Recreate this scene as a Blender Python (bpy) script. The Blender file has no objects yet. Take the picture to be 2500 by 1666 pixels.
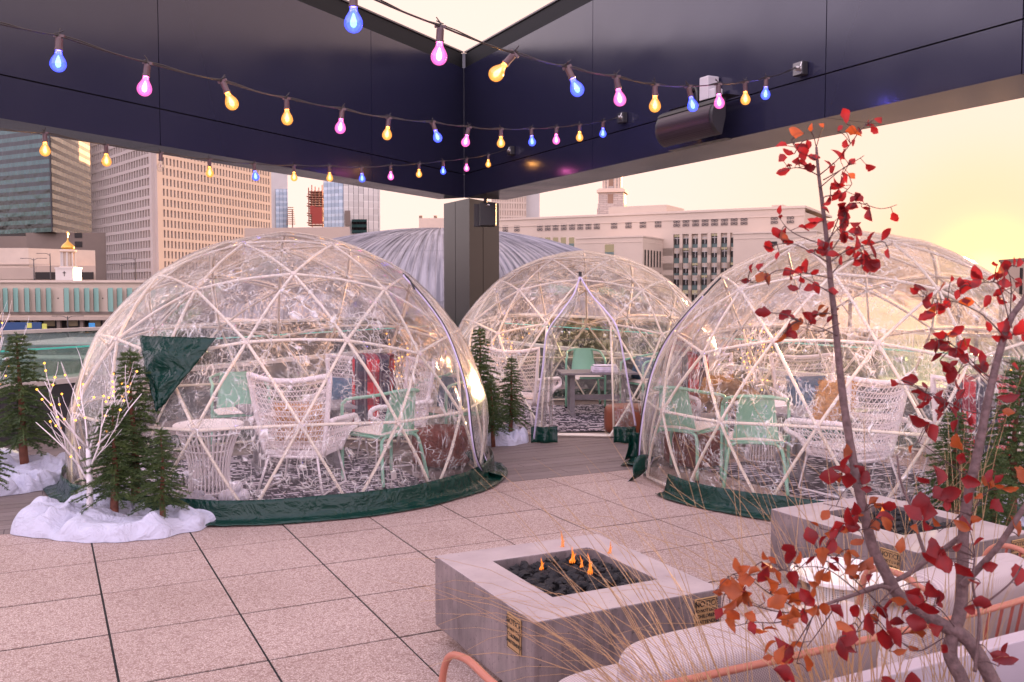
import bpy, bmesh, math, random
from mathutils import Vector, Matrix, noise
R_=math.radians; PI=math.pi
C=bpy.context.scene.collection
S=bpy.context.scene
# ------------------------------------------------------------------ camera
F=2267.0; H=1.63; PITCH=math.atan(121/F)
cam=bpy.data.cameras.new("camera"); co=bpy.data.objects.new("camera",cam); C.objects.link(co); S.camera=co
co.location=(0,0,H); co.rotation_euler=(PI/2-PITCH,0,0)
cam.sensor_width=36; cam.lens=36*F/2500; cam.clip_end=3000; cam.clip_start=.05
cam.dof.use_dof=True; cam.dof.focus_distance=7.5; cam.dof.aperture_fstop=10
# ------------------------------------------------------------------ light
EXPO=4.4; SUN_AZ=R_(27.0); SUN_EL=R_(3.2)
w=bpy.data.worlds.new("World"); S.world=w; w.use_nodes=True
nt=w.node_tree; bg=nt.nodes['Background']
sky=nt.nodes.new('ShaderNodeTexSky'); sky.sky_type='NISHITA'; sky.sun_disc=False
sky.sun_elevation=SUN_EL; sky.sun_rotation=SUN_AZ; sky.air_density=1.1; sky.dust_density=3.2; sky.ozone_density=2.5; sky.altitude=100
hs=nt.nodes.new('ShaderNodeHueSaturation'); hs.inputs['Saturation'].default_value=.28
mixr=nt.nodes.new('ShaderNodeMix'); mixr.data_type='RGBA'; mixr.blend_type='MULTIPLY'; mixr.inputs[0].default_value=1
mixr.inputs[7].default_value=(1.16,.93,1.06,1)
nt.links.new(sky.outputs[0],hs.inputs['Color']); nt.links.new(hs.outputs[0],mixr.inputs[6])
# sky capped by sun angle: warm near it, raised behind for added floor light
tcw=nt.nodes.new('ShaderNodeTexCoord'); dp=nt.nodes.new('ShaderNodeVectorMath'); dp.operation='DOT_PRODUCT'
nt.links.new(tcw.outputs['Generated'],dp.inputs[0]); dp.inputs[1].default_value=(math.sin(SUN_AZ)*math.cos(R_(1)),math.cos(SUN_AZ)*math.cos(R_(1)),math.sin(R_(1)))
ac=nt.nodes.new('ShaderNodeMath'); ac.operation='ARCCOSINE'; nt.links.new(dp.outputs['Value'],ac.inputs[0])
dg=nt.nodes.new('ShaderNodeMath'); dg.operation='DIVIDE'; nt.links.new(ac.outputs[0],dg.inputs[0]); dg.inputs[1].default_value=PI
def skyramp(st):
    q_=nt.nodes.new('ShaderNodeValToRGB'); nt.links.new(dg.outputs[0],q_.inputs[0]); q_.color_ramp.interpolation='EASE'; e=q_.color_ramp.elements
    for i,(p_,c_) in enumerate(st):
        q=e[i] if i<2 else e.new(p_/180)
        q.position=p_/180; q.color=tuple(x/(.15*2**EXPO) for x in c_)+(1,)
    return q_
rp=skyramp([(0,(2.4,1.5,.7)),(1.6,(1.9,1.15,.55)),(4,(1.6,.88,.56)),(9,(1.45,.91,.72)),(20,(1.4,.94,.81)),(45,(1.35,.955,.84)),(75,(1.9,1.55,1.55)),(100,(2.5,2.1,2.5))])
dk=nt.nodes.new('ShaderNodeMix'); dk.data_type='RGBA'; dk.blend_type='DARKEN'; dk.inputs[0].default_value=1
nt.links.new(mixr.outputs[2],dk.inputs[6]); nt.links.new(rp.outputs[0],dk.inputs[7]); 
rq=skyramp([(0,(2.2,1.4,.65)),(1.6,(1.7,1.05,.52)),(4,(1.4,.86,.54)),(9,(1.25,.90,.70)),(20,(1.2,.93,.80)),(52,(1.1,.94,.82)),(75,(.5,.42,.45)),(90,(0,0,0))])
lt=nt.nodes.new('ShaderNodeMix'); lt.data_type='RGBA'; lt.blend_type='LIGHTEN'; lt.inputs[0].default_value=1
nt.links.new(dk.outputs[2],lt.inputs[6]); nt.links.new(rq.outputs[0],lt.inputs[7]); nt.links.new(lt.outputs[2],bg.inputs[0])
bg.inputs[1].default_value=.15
sl=bpy.data.lights.new("sun","SUN"); sl.energy=.60; sl.angle=R_(.6); sl.color=(1,.52,.24)
so=bpy.data.objects.new("sun",sl); C.objects.link(so)
so.rotation_euler=(PI/2-SUN_EL,0,-SUN_AZ+PI) 
so.rotation_euler=Vector((math.sin(SUN_AZ)*math.cos(SUN_EL),math.cos(SUN_AZ)*math.cos(SUN_EL),math.sin(SUN_EL))).to_track_quat('Z','Y').to_euler()
S.view_settings.view_transform='Standard'; S.view_settings.look='None'; S.view_settings.exposure=EXPO; S.view_settings.gamma=1
S.render.engine='CYCLES'; S.cycles.transparent_max_bounces=24; S.cycles.max_bounces=8; S.cycles.sample_clamp_indirect=6
# ------------------------------------------------------------------ helpers
def rayd(u,v):
    return Vector((u-1250, F*math.cos(PITCH)+(833-v)*math.sin(PITCH), -F*math.sin(PITCH)+(833-v)*math.cos(PITCH)))
def P(u,v,Y):
    d=rayd(u,v); return d*(Y/d.y)+Vector((0,0,H))
def G(u,v,z=0):
    d=rayd(u,v); return d*((z-H)/d.z)+Vector((0,0,H))
TH=math.atan2(.45080845,.89262072)
BV=Vector((.89262072,.45080845,0)); AV=Vector((-.45080845,.89262072,0)); CV=Vector((.471,.882,0)).normalized()
def AB(b,a,z=0): return BV*b+AV*a+Vector((0,0,z))
def link(o,parent=None):
    C.objects.link(o)
    if parent: o.parent=parent
    return o
def tag(o,label=None,cat=None,group=None,kind=None):
    if label: o['label']=label
    if cat: o['category']=cat
    if group: o['group']=group
    if kind: o['kind']=kind
    return o
def thing(name,label,cat,loc=(0,0,0),rz=0,group=None):
    o=bpy.data.objects.new(name,None); o.empty_display_size=.1; C.objects.link(o); o.location=loc; o.rotation_euler=(0,0,rz)
    return tag(o,label,cat,group)
class MB:
    def __init__(s): s.v=[]; s.f=[]
    def add(s,vs,fs):
        n=len(s.v); s.v+= [tuple(q) for q in vs]; s.f+=[tuple(i+n for i in f) for f in fs]; return s
    def box(s,c,d,M=None):
        x,y,z=[q/2 for q in d]; vs=[Vector((sx*x,sy*y,sz*z)) for sz in(-1,1) for sy in(-1,1) for sx in(-1,1)]
        if M is not None: vs=[M@q for q in vs]
        vs=[q+Vector(c) for q in vs]
        return s.add(vs,[(0,2,3,1),(4,5,7,6),(0,1,5,4),(2,6,7,3),(0,4,6,2),(1,3,7,5)])
    def bar(s,a,b,up,t,w_):   # oriented box from a to b
        a=Vector(a);b=Vector(b);d=(b-a);L=d.length;d=d/L;up=Vector(up);sd=d.cross(up).normalized();up=sd.cross(d)
        M=Matrix((sd,d,up)).transposed(); return s.box((a+b)/2,(w_,L,t),M)
    def quad(s,a,b,c,d): return s.add([a,b,c,d],[(0,1,2,3)])
    def prism(s,poly,z0,z1):
        n=len(poly); vs=[(p[0],p[1],z0) for p in poly]+[(p[0],p[1],z1) for p in poly]
        return s.add(vs,[tuple(range(n))[::-1],tuple(range(n,2*n))]+[(i,(i+1)%n,n+(i+1)%n,n+i) for i in range(n)])
    def tube(s,pts,r,n=6,cap=True,closed=False):
        pts=[Vector(p) for p in pts]; m=len(pts)
        if not hasattr(r,'__len__'): r=[r]*m
        t0=(pts[1]-pts[0]).normalized(); up=Vector((0,0,1)) if abs(t0.z)<.9 else Vector((1,0,0))
        nn=t0.cross(up).normalized(); vs=[]
        for i,p in enumerate(pts):
            if closed: t=(pts[(i+1)%m]-pts[i-1])
            else: t=(pts[min(i+1,m-1)]-pts[max(i-1,0)])
            if t.length<1e-9: t=t0
            t.normalize(); nn=(nn-t*nn.dot(t)); 
            if nn.length<1e-6: nn=t.orthogonal()
            nn.normalize(); bb=t.cross(nn)
            for k in range(n): a=2*PI*k/n; vs.append(p+(nn*math.cos(a)+bb*math.sin(a))*r[i])
        fs=[]
        for i in range(m if closed else m-1):
            j=(i+1)%m
            for k in range(n): k2=(k+1)%n; fs.append((i*n+k,i*n+k2,j*n+k2,j*n+k))
        if cap and not closed: fs.append(tuple(range(n))[::-1]); fs.append(tuple((m-1)*n+k for k in range(n)))
        return s.add(vs,fs)
    def lathe(s,prof,n=24,c=(0,0,0),M=None):
        c=Vector(c); vs=[];m=len(prof)
        for r,z in prof:
            for k in range(n):
                q=Vector((r*math.cos(2*PI*k/n),r*math.sin(2*PI*k/n),z))
                if M is not None: q=M@q
                vs.append(q+c)
        fs=[(i*n+k,i*n+(k+1)%n,(i+1)*n+(k+1)%n,(i+1)*n+k) for i in range(m-1) for k in range(n)]
        if prof[0][0]>1e-5: fs.append(tuple(range(n))[::-1])
        if prof[-1][0]>1e-5: fs.append(tuple((m-1)*n+k for k in range(n)))
        return s.add(vs,fs)
    def grid(s,fn,nu,nv,closeu=False):
        vs=[fn(i/nu,j/nv) for j in range(nv+1) for i in range(nu+1)]
        return s.add(vs,[(j*(nu+1)+i,j*(nu+1)+i+1,(j+1)*(nu+1)+i+1,(j+1)*(nu+1)+i) for j in range(nv) for i in range(nu)])
    def mesh(s,name,mat,smooth=False):
        me=bpy.data.meshes.new(name); me.from_pydata(s.v,[],s.f)
        if mat: me.materials.append(mat)
        if smooth: me.polygons.foreach_set('use_smooth',[True]*len(me.polygons))
        me.update(); return me
    def build(s,name,mat,parent=None,smooth=False,bevel=0,auto=False):
        o=bpy.data.objects.new(name,s.mesh(name,mat,smooth)); link(o,parent)
        if bevel:
            b=o.modifiers.new('b','BEVEL'); b.width=bevel; b.segments=2; b.limit_method='ANGLE'
        if auto: 
            try: o.data.set_sharp_from_angle(angle=R_(38))
            except Exception: pass
        return o
def spline(pts,n=6):
    pts=[Vector(p) for p in pts]; out=[]
    for i in range(len(pts)-1):
        p0=pts[max(i-1,0)];p1=pts[i];p2=pts[i+1];p3=pts[min(i+2,len(pts)-1)]
        for k in range(n):
            t=k/n; out.append(.5*((2*p1)+(p2-p0)*t+(2*p0-5*p1+4*p2-p3)*t*t+(-p0+3*p1-3*p2+p3)*t**3))
    out.append(pts[-1]); return out
def copy_tree(o,parent=None):
    c=o.copy(); C.objects.link(c); c.parent=parent
    for ch in list(o.children): copy_tree(ch,c)
    return c
# ------------------------------------------------------------------ materials
class NT:
    def __init__(s,name):
        s.m=bpy.data.materials.new(name); s.m.use_nodes=True; s.t=s.m.node_tree; s.N=s.t.nodes; s.L=s.t.links
        s.p=s.N['Principled BSDF']; s.out=s.N['Material Output']
    def n(s,ty,**k):
        q=s.N.new(ty)
        for a,b in k.items():
            if a.startswith('_'): setattr(q,a[1:],b)
        return q
    def set(s,node,key,val):
        if hasattr(val,'is_output') or isinstance(val,bpy.types.NodeSocket): s.L.new(val,node.inputs[key])
        else:
            if isinstance(val,tuple) and len(val)==3 and node.inputs[key].type=='RGBA': val=(*val,1)
            node.inputs[key].default_value=val
    def coord(s,kind='Object'):
        return s.N.new('ShaderNodeTexCoord').outputs[kind]
    def map(s,v,scale=(1,1,1),rot=(0,0,0),loc=(0,0,0)):
        q=s.N.new('ShaderNodeMapping'); s.L.new(v,q.inputs[0]); q.inputs['Scale'].default_value=scale; q.inputs['Rotation'].default_value=rot; q.inputs['Location'].default_value=loc; return q.outputs[0]
    def noise(s,v,scale,detail=4,rough=.5,dist=0,out='Fac'):
        q=s.N.new('ShaderNodeTexNoise'); s.L.new(v,q.inputs['Vector']); q.inputs['Scale'].default_value=scale; q.inputs['Detail'].default_value=detail; q.inputs['Roughness'].default_value=rough; q.inputs['Distortion'].default_value=dist; return q.outputs[out]
    def voro(s,v,scale,feature='F1',out='Distance',rnd=1):
        q=s.N.new('ShaderNodeTexVoronoi'); q.feature=feature; s.L.new(v,q.inputs['Vector']); q.inputs['Scale'].default_value=scale; q.inputs['Randomness'].default_value=rnd; return q.outputs[out]
    def math(s,op,a,b=0.,c=None,clamp=False):
        q=s.N.new('ShaderNodeMath'); q.operation=op; q.use_clamp=clamp
        for i,x in enumerate((a,b,c)):
            if x is None: continue
            if isinstance(x,(int,float)): q.inputs[i].default_value=x
            else: s.L.new(x,q.inputs[i])
        return q.outputs[0]
    def ramp(s,f,stops,interp='LINEAR'):
        q=s.N.new('ShaderNodeValToRGB'); s.L.new(f,q.inputs[0]); q.color_ramp.interpolation=interp
        e=q.color_ramp.elements
        while len(e)<len(stops): e.new(.5)
        for i,(p_,c_) in enumerate(stops):
            e[i].position=p_; e[i].color=(*c_,1) if len(c_)==3 else c_
        return q.outputs[0]
    def mr(s,f,a,b,c=0.,d=1.,smooth=False):
        q=s.N.new('ShaderNodeMapRange'); s.L.new(f,q.inputs[0]); 
        if smooth: q.interpolation_type='SMOOTHSTEP'
        for i,x in enumerate((a,b,c,d)): q.inputs[i+1].default_value=x
        return q.outputs[0]
    def mix(s,f,a,b,bt='MIX'):
        q=s.N.new('ShaderNodeMix'); q.data_type='RGBA'; q.blend_type=bt
        for k,x in (('Factor',f),('A',a),('B',b)):
            if isinstance(x,(int,float)): q.inputs[k].default_value=x
            elif isinstance(x,tuple): q.inputs[k].default_value=(*x,1) if len(x)==3 else x
            else:
                sock=[i for i in q.inputs if i.name==k and i.enabled][0]; s.L.new(x,sock)
        return q.outputs['Result']
    def sep(s,v):
        q=s.N.new('ShaderNodeSeparateXYZ'); s.L.new(v,q.inputs[0]); return q.outputs
    def comb(s,x,y,z):
        q=s.N.new('ShaderNodeCombineXYZ')
        for i,a in enumerate((x,y,z)):
            if isinstance(a,(int,float)): q.inputs[i].default_value=a
            else: s.L.new(a,q.inputs[i])
        return q.outputs[0]
    def bump(s,h,strength=.3,dist=.01,normal=None):
        q=s.N.new('ShaderNodeBump'); s.L.new(h,q.inputs['Height']); q.inputs['Strength'].default_value=strength; q.inputs['Distance'].default_value=dist
        if normal: s.L.new(normal,q.inputs['Normal'])
        return q.outputs[0]
    def P(s,**k):
        nm={'color':'Base Color','rough':'Roughness','metal':'Metallic','normal':'Normal','spec':'Specular IOR Level','em':'Emission Color','es':'Emission Strength','alpha':'Alpha','trans':'Transmission Weight','coat':'Coat Weight','sub':'Subsurface Weight','sheen':'Sheen Weight','ior':'IOR'}
        for a,b in k.items(): s.set(s.p,nm[a],b)
        return s.m
M={}
def simple(name,col,rough=.6,metal=0,var=.0,vs=8,bump=0,bs=60,**k):
    t=NT(name); c=t.coord()
    if var:
        n_=t.noise(c,vs,5,.6); col2=t.mix(t.mr(n_,.3,.7),tuple(x*(1-var) for x in col),tuple(min(1,x*(1+var)) for x in col)); t.P(color=col2)
    else: t.P(color=tuple(col))
    if bump: t.P(normal=t.bump(t.noise(c,bs,4),bump,.01))
    t.P(rough=rough,metal=metal,**k); M[name]=t.m; return t.m
simple('green_paint',(.22,.47,.33),.38,var=.04)
simple('cream_pad',(.72,.62,.55),.8,var=.05,bump=.2,bs=300)
simple('strut',(.86,.77,.66),.45)
simple('zip',(.66,.58,.80),.6); simple('black',(.012,.012,.014),.45)
simple('rope',(.84,.76,.76),.75,bump=.4,bs=150)
simple('white_top',(.82,.76,.74),.45,var=.03)
simple('grey_wood',(.20,.18,.19),.6,var=.2,vs=14)
simple('leather',(.22,.06,.03),.42,var=.18,vs=6,bump=.25,bs=40)
simple('rustknit',(.17,.035,.022),.85,var=.35,vs=25,bump=.8,bs=60)
simple('blue_cushion',(.05,.10,.16),.9,var=.4,vs=20,bump=.5,bs=80)
simple('orange_fur',(.55,.27,.08),.95,var=.3,vs=30,bump=1,bs=120)
simple('teal_fur',(.01,.14,.10),.95,var=.5,vs=40,bump=1,bs=120)
simple('white_fur',(.72,.68,.75),.95,var=.1,vs=40,bump=1,bs=120)
simple('birch',(.80,.74,.76),.7,var=.08,vs=20)
simple('trunk',(.16,.052,.03),.75,var=.4,vs=18,bump=.8,bs=30)
simple('lava',(.010,.009,.011),.75,bump=1,bs=60)
simple('terracotta',(.42,.15,.10),.4,var=.04)
simple('terracotta_dark',(.30,.07,.05),.5)
simple('planter',(.46,.38,.42),.5,var=.04,vs=3)
simple('soil',(.02,.02,.035),.95,var=.5,vs=30,bump=1,bs=40)
simple('parapet',(.045,.042,.048),.7,var=.15,vs=3)
simple('coping',(.60,.53,.48),.7,var=.08,vs=4)
simple('teal_edge',(.10,.75,.58),.2)
simple('steel',(.55,.53,.52),.25,1)
simple('stem',(.125,.075,.075),.8,var=.35,vs=60,bump=.6,bs=80)
simple('twig',(.07,.035,.035),.8)
simple('dark_metal',(.03,.028,.032),.45)
simple('offwhite',(.6,.56,.58),.5)
simple('wire',(.03,.022,.022),.5)
simple('base_wood',(.35,.22,.12),.7)
simple('gold',(.62,.36,.08),.3,.9)
simple('stone_pale',(.60,.48,.385),.85,var=.06,vs=.4)
simple('cream_wall',(.54,.43,.34),.85,var=.07,vs=.12)
simple('cream_wall_b',(.44,.34,.27),.85,var=.08,vs=.1)
simple('brown_wall',(.20,.15,.12),.8,var=.12,vs=.1)
simple('concrete_grid',(.44,.37,.33),.85,var=.05,vs=.05)
simple('pane_dark',(.028,.022,.020),.3,spec=.25); simple('pane_warm',(.35,.26,.13),.3)
simple('spandrel_green',(.10,.15,.14),.4)
simple('fin_glass',(.26,.44,.37),.2)
simple('red_steel',(.30,.045,.03),.7); simple('rust_floor',(.28,.14,.09),.8)
simple('white_panel',(.50,.46,.43),.35,var=.05,vs=.1)
simple('lamp_pole',(.05,.05,.055),.5)
simple('asphalt_city',(.055,.055,.062),.9,var=.25,vs=.06)
simple('sidewalk',(.30,.27,.26),.9,var=.1,vs=.2)
simple('brick_far',(.26,.17,.12),.85,var=.1,vs=.3)
simple('bare_tree',(.10,.055,.04),.9)
simple('sign_yellow',(.55,.55,.10),.5); simple('sign_blue',(.05,.30,.60),.5)
simple('awning',(.02,.06,.16),.6)
# cloth
t=NT('snow_cloth'); c=t.coord()
t.P(color=(.53,.525,.63),rough=.85,sheen=.15,normal=t.bump(t.noise(c,6,5,.55,1.6),.8,.06)); M['snow_cloth']=t.m
# woven cushion
t=NT('woven'); c=t.coord('Object'); x=t.sep(c)
wv=t.math('MULTIPLY',t.math('SINE',t.math('MULTIPLY',t.math('ADD',x[0],t.math('MULTIPLY',x[2],.5)),700.)),t.math('SINE',t.math('MULTIPLY',x[2],520.)))
t.P(color=t.mix(t.mr(wv,-.8,.8),(.33,.255,.265),(.58,.49,.465)),rough=.9,normal=t.bump(wv,.4,.003)); M['woven']=t.m
# vinyl
t=NT('green_vinyl'); c=t.coord()
n1=t.noise(c,5,4,.55,1.5)
t.P(color=(.002,.030,.021),rough=.2,spec=.35,normal=t.bump(n1,.7,.05)); M['vinyl']=t.m
# film
def film(name,haze=.10,seed=0):
    t=NT(name); c=t.coord()
    wn=t.noise(c,2.2,2,.5,0,'Color'); wv=t.n('ShaderNodeVectorMath',_operation='MULTIPLY_ADD'); t.L.new(wn,wv.inputs[0]); wv.inputs[1].default_value=(.4,.4,.4); t.L.new(c,wv.inputs[2]); v=wv.outputs[0]
    def crease(sc,rot,loc,vs,wd,ks,k0,k1):
        vv=t.map(v,sc,rot,loc); e_=t.mr(t.voro(vv,vs,'DISTANCE_TO_EDGE'),0.,wd,1,0,True)
        k=t.mr(t.noise(t.map(c,(1,1,1),(0,0,0),loc),ks,3,.6),k0,k1); return t.math('MULTIPLY',e_,k)
    r1=crease((1,1,.22),(.5,.35,.1+seed),(0,0,0),17,.075,8,.52,.62)
    r2=crease((.22,1,1),(.9,.4,.8+seed),(5,2,8),18,.075,9,.53,.63)
    r3=crease((1,.3,.8),(.2,1.2,.5+seed),(1,9,3),34,.11,7,.50,.60)
    r4=crease((.5,1,.25),(1.2,.2,1.5+seed),(7,4,3),10,.035,6,.55,.64)
    r5=crease((1,1,.07),(.12,.08,.4),(2,6,1),20,.10,3,.50,.62); r1=t.math('MAXIMUM',r1,r5)
    rr=t.math('MAXIMUM',t.math('MAXIMUM',r1,r2),t.math('MAXIMUM',t.math('MULTIPLY',r3,.75),r4))
    lo=t.noise(t.map(v,(1,1,.5)),7,4,.6,.4)
    hgt=t.math('ADD',t.math('MULTIPLY',rr,.5),t.math('MULTIPLY',lo,.7)); nrm=t.bump(hgt,1.,.025); soft=t.bump(lo,.25,.01)
    gl=t.n('ShaderNodeBsdfGlossy'); gl.inputs['Roughness'].default_value=.05; t.L.new(nrm,gl.inputs['Normal'])
    g0=t.n('ShaderNodeBsdfGlossy'); g0.inputs['Roughness'].default_value=.12; t.L.new(soft,g0.inputs['Normal'])
    tr=t.n('ShaderNodeBsdfTransparent'); tr.inputs[0].default_value=(.985,.98,.985,1)
    fr=t.n('ShaderNodeFresnel'); fr.inputs[0].default_value=1.40; t.L.new(soft,fr.inputs['Normal'])
    df=t.n('ShaderNodeBsdfDiffuse'); df.inputs[0].default_value=(.95,.90,.90,1)
    tl=t.n('ShaderNodeBsdfTranslucent'); tl.inputs[0].default_value=(.95,.90,.90,1)
    ds=t.n('ShaderNodeMixShader'); ds.inputs[0].default_value=.5; t.L.new(df.outputs[0],ds.inputs[1]); t.L.new(tl.outputs[0],ds.inputs[2])
    m0=t.n('ShaderNodeMixShader'); t.L.new(t.math('MULTIPLY',fr.outputs[0],.75),m0.inputs[0]); t.L.new(tr.outputs[0],m0.inputs[1]); t.L.new(g0.outputs[0],m0.inputs[2])
    m1=t.n('ShaderNodeMixShader'); t.L.new(t.math('MULTIPLY',rr,.55),m1.inputs[0]); t.L.new(m0.outputs[0],m1.inputs[1]); t.L.new(gl.outputs[0],m1.inputs[2])
    patch=t.mr(t.noise(c,1.6,3),.35,.65,.35,1.)
    hz=t.math('ADD',haze,t.math('MULTIPLY',t.math('MULTIPLY',rr,patch),.48))
    m2=t.n('ShaderNodeMixShader'); t.L.new(hz,m2.inputs[0]); t.L.new(m1.outputs[0],m2.inputs[1]); t.L.new(ds.outputs[0],m2.inputs[2])
    t.L.new(m2.outputs[0],t.out.inputs[0]); M[name]=t.m
film('film',.05)
# clear glass
t=NT('rail_glass')
gl=t.n('ShaderNodeBsdfGlossy'); gl.inputs['Roughness'].default_value=.02
tr=t.n('ShaderNodeBsdfTransparent'); tr.inputs[0].default_value=(.84,.94,.90,1)
fr=t.n('ShaderNodeFresnel'); fr.inputs[0].default_value=1.5
m1=t.n('ShaderNodeMixShader'); t.L.new(fr.outputs[0],m1.inputs[0]); t.L.new(tr.outputs[0],m1.inputs[1]); t.L.new(gl.outputs[0],m1.inputs[2]); t.L.new(m1.outputs[0],t.out.inputs[0]); M['rail_glass']=t.m
# fascia panels
t=NT('fascia'); c=t.coord()
t.P(color=(.018,.018,.042),rough=t.mr(t.noise(c,1.3,4),.3,.7,.17,.26),spec=.75,metal=.0,normal=t.bump(t.noise(c,.8,2),.10,.05)); M['fascia']=t.m
simple('coping_metal',(.10,.09,.095),.3)
simple('groove',(.004,.004,.005),.8)
t=NT('column_metal'); c=t.coord(); t.P(color=(.013,.010,.011),rough=.30,metal=.15,normal=t.bump(t.noise(c,1.,2),.08,.04)); M['column_metal']=t.m
# paving (object frame: x=B, y=A)
t=NT('terrazzo'); c=t.coord(); x=t.sep(c)
TB0=.246; TP=.6085; TA0=7.05-.335; TQ=.6585
idb=t.math('FLOOR',t.math('DIVIDE',t.math('SUBTRACT',x[0],TB0),TP)); ida=t.math('FLOOR',t.math('DIVIDE',t.math('SUBTRACT',x[1],TA0),TQ))
wnz=t.n('ShaderNodeTexWhiteNoise'); wnz.noise_dimensions='2D'; t.L.new(t.comb(idb,ida,0),wnz.inputs[0])
wc=t.n('ShaderNodeVectorMath',_operation='MULTIPLY_ADD'); t.L.new(t.noise(c,30,2,.5,0,'Color'),wc.inputs[0]); wc.inputs[1].default_value=(.009,.009,0); t.L.new(c,wc.inputs[2])
vd=t.voro(wc.outputs[0],92,'DISTANCE_TO_EDGE'); vcq=t.n('ShaderNodeTexVoronoi'); t.L.new(wc.outputs[0],vcq.inputs['Vector']); vcq.inputs['Scale'].default_value=92
cellr=t.sep(vcq.outputs['Color'])[0]
chip=t.math('MULTIPLY',t.mr(vd,.06,.13),t.mr(cellr,.08,.16))
cc=t.mix(t.mr(cellr,.3,1.),(.48,.365,.325),(.62,.50,.45))
colr=t.mix(chip,(.33,.225,.195),cc)
colr=t.mix(t.mr(wnz.outputs[0],0,1,.0,.30),colr,t.mix(1.,colr,(.78,.74,.72),'MULTIPLY'))
dirt=t.noise(c,1.1,5,.6); colr=t.mix(t.mr(dirt,.42,.75,0,.45),colr,t.mix(1.,colr,(.66,.61,.58),'MULTIPLY'))
t.P(color=colr,rough=t.mr(chip,0,1,.75,.45),spec=.4,normal=t.bump(chip,.25,.003)); M['terrazzo']=t.m
# deck
t=NT('deck'); c=t.coord(); x=t.sep(c)
ip=t.math('FLOOR',t.math('DIVIDE',t.math('SUBTRACT',x[1],7.052),.1385)); wnz=t.n('ShaderNodeTexWhiteNoise'); wnz.noise_dimensions='1D'; t.L.new(ip,wnz.inputs['W'])
gr=t.noise(t.map(c,(1.2,26,1)),3.2,6,.65,.3); 
colr=t.mix(t.mr(gr,.25,.75),(.125,.095,.092),(.30,.235,.22)); colr=t.mix(t.mr(wnz.outputs[0],0,1,.0,.55),colr,t.mix(1.,colr,(.62,.60,.60),'MULTIPLY'))
t.P(color=colr,rough=.62,normal=t.bump(gr,.4,.004)); M['deck']=t.m
# rug: woven broken dashes
t=NT('rug'); c=t.coord(); x=t.sep(c)
row=t.math('FRACT',t.math('MULTIPLY',x[1],13.)); rowid=t.math('FLOOR',t.math('MULTIPLY',x[1],13.))
dash=t.noise(t.comb(t.math('MULTIPLY',x[0],8.),t.math('MULTIPLY',rowid,7.31),0.),1.6,4,.75)
fine=t.noise(t.map(c,(50,160,1)),1,2)
band=t.noise(t.comb(t.math('MULTIPLY',x[0],.8),t.math('MULTIPLY',rowid,.35),3.),2,2)
mk=t.math('MULTIPLY',t.mr(t.math('ADD',dash,t.math('MULTIPLY',t.math('SUBTRACT',band,.5),.35)),.49,.53),t.mr(t.math('ADD',t.math('ABSOLUTE',t.math('SUBTRACT',row,.5)),t.math('MULTIPLY',fine,.18)),.36,.46,1,0))
t.P(color=t.mix(mk,(.030,.022,.036),(.60,.53,.57)),rough=.95,normal=t.bump(fine,.5,.004)); M['rug']=t.m
# plaid
def plaid(name,ba,bb,cs,sc=9):
    t=NT(name); c=t.coord(); x=t.sep(c)
    a=t.math('SINE',t.math('MULTIPLY',t.math('ADD',x[0],t.math('MULTIPLY',x[1],.6)),sc*6.28/ (1.))); b=t.math('SINE',t.math('MULTIPLY',x[2],sc*6.28))
    a2=t.math('SINE',t.math('MULTIPLY',t.math('ADD',x[0],t.math('MULTIPLY',x[1],.6)),sc*19)); 
    k=t.mix(t.mr(a,-.1,.1),ba,bb); k=t.mix(t.math('MULTIPLY',t.mr(b,.0,.15),.6),k,cs); k=t.mix(t.math('MULTIPLY',t.mr(a2,.85,.9),.5),k,(.3,.25,.25))
    t.P(color=k,rough=.95,normal=t.bump(t.noise(c,70,3),.6,.01)); M[name]=t.m
plaid('plaid',(.50,.012,.02),(.02,.016,.04),(.05,.01,.03),4.6)
# concrete
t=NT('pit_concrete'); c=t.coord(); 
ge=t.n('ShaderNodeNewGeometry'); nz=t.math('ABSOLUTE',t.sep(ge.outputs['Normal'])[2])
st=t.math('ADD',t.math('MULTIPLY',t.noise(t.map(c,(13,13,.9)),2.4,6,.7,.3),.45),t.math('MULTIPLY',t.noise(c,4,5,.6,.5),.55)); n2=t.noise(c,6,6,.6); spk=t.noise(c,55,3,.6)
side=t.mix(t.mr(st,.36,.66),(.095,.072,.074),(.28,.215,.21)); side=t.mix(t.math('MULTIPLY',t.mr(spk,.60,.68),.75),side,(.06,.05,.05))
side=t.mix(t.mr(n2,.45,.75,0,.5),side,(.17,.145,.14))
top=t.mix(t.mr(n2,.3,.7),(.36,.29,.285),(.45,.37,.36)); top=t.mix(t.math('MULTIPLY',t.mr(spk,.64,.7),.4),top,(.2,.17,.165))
t.P(color=t.mix(t.mr(nz,.4,.6),side,top),rough=.62,normal=t.bump(t.math('ADD',t.math('MULTIPLY',spk,.5),st),.25,.004)); M['pit']=t.m  # top lighter, sides darker by normal: shade on the sides painted into the colour
t=NT('brass'); c=t.coord(); t.P(color=t.mix(t.noise(c,60,3),(.42,.25,.11),(.55,.35,.17)),rough=.45,metal=.5); M['brass']=t.m
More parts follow.
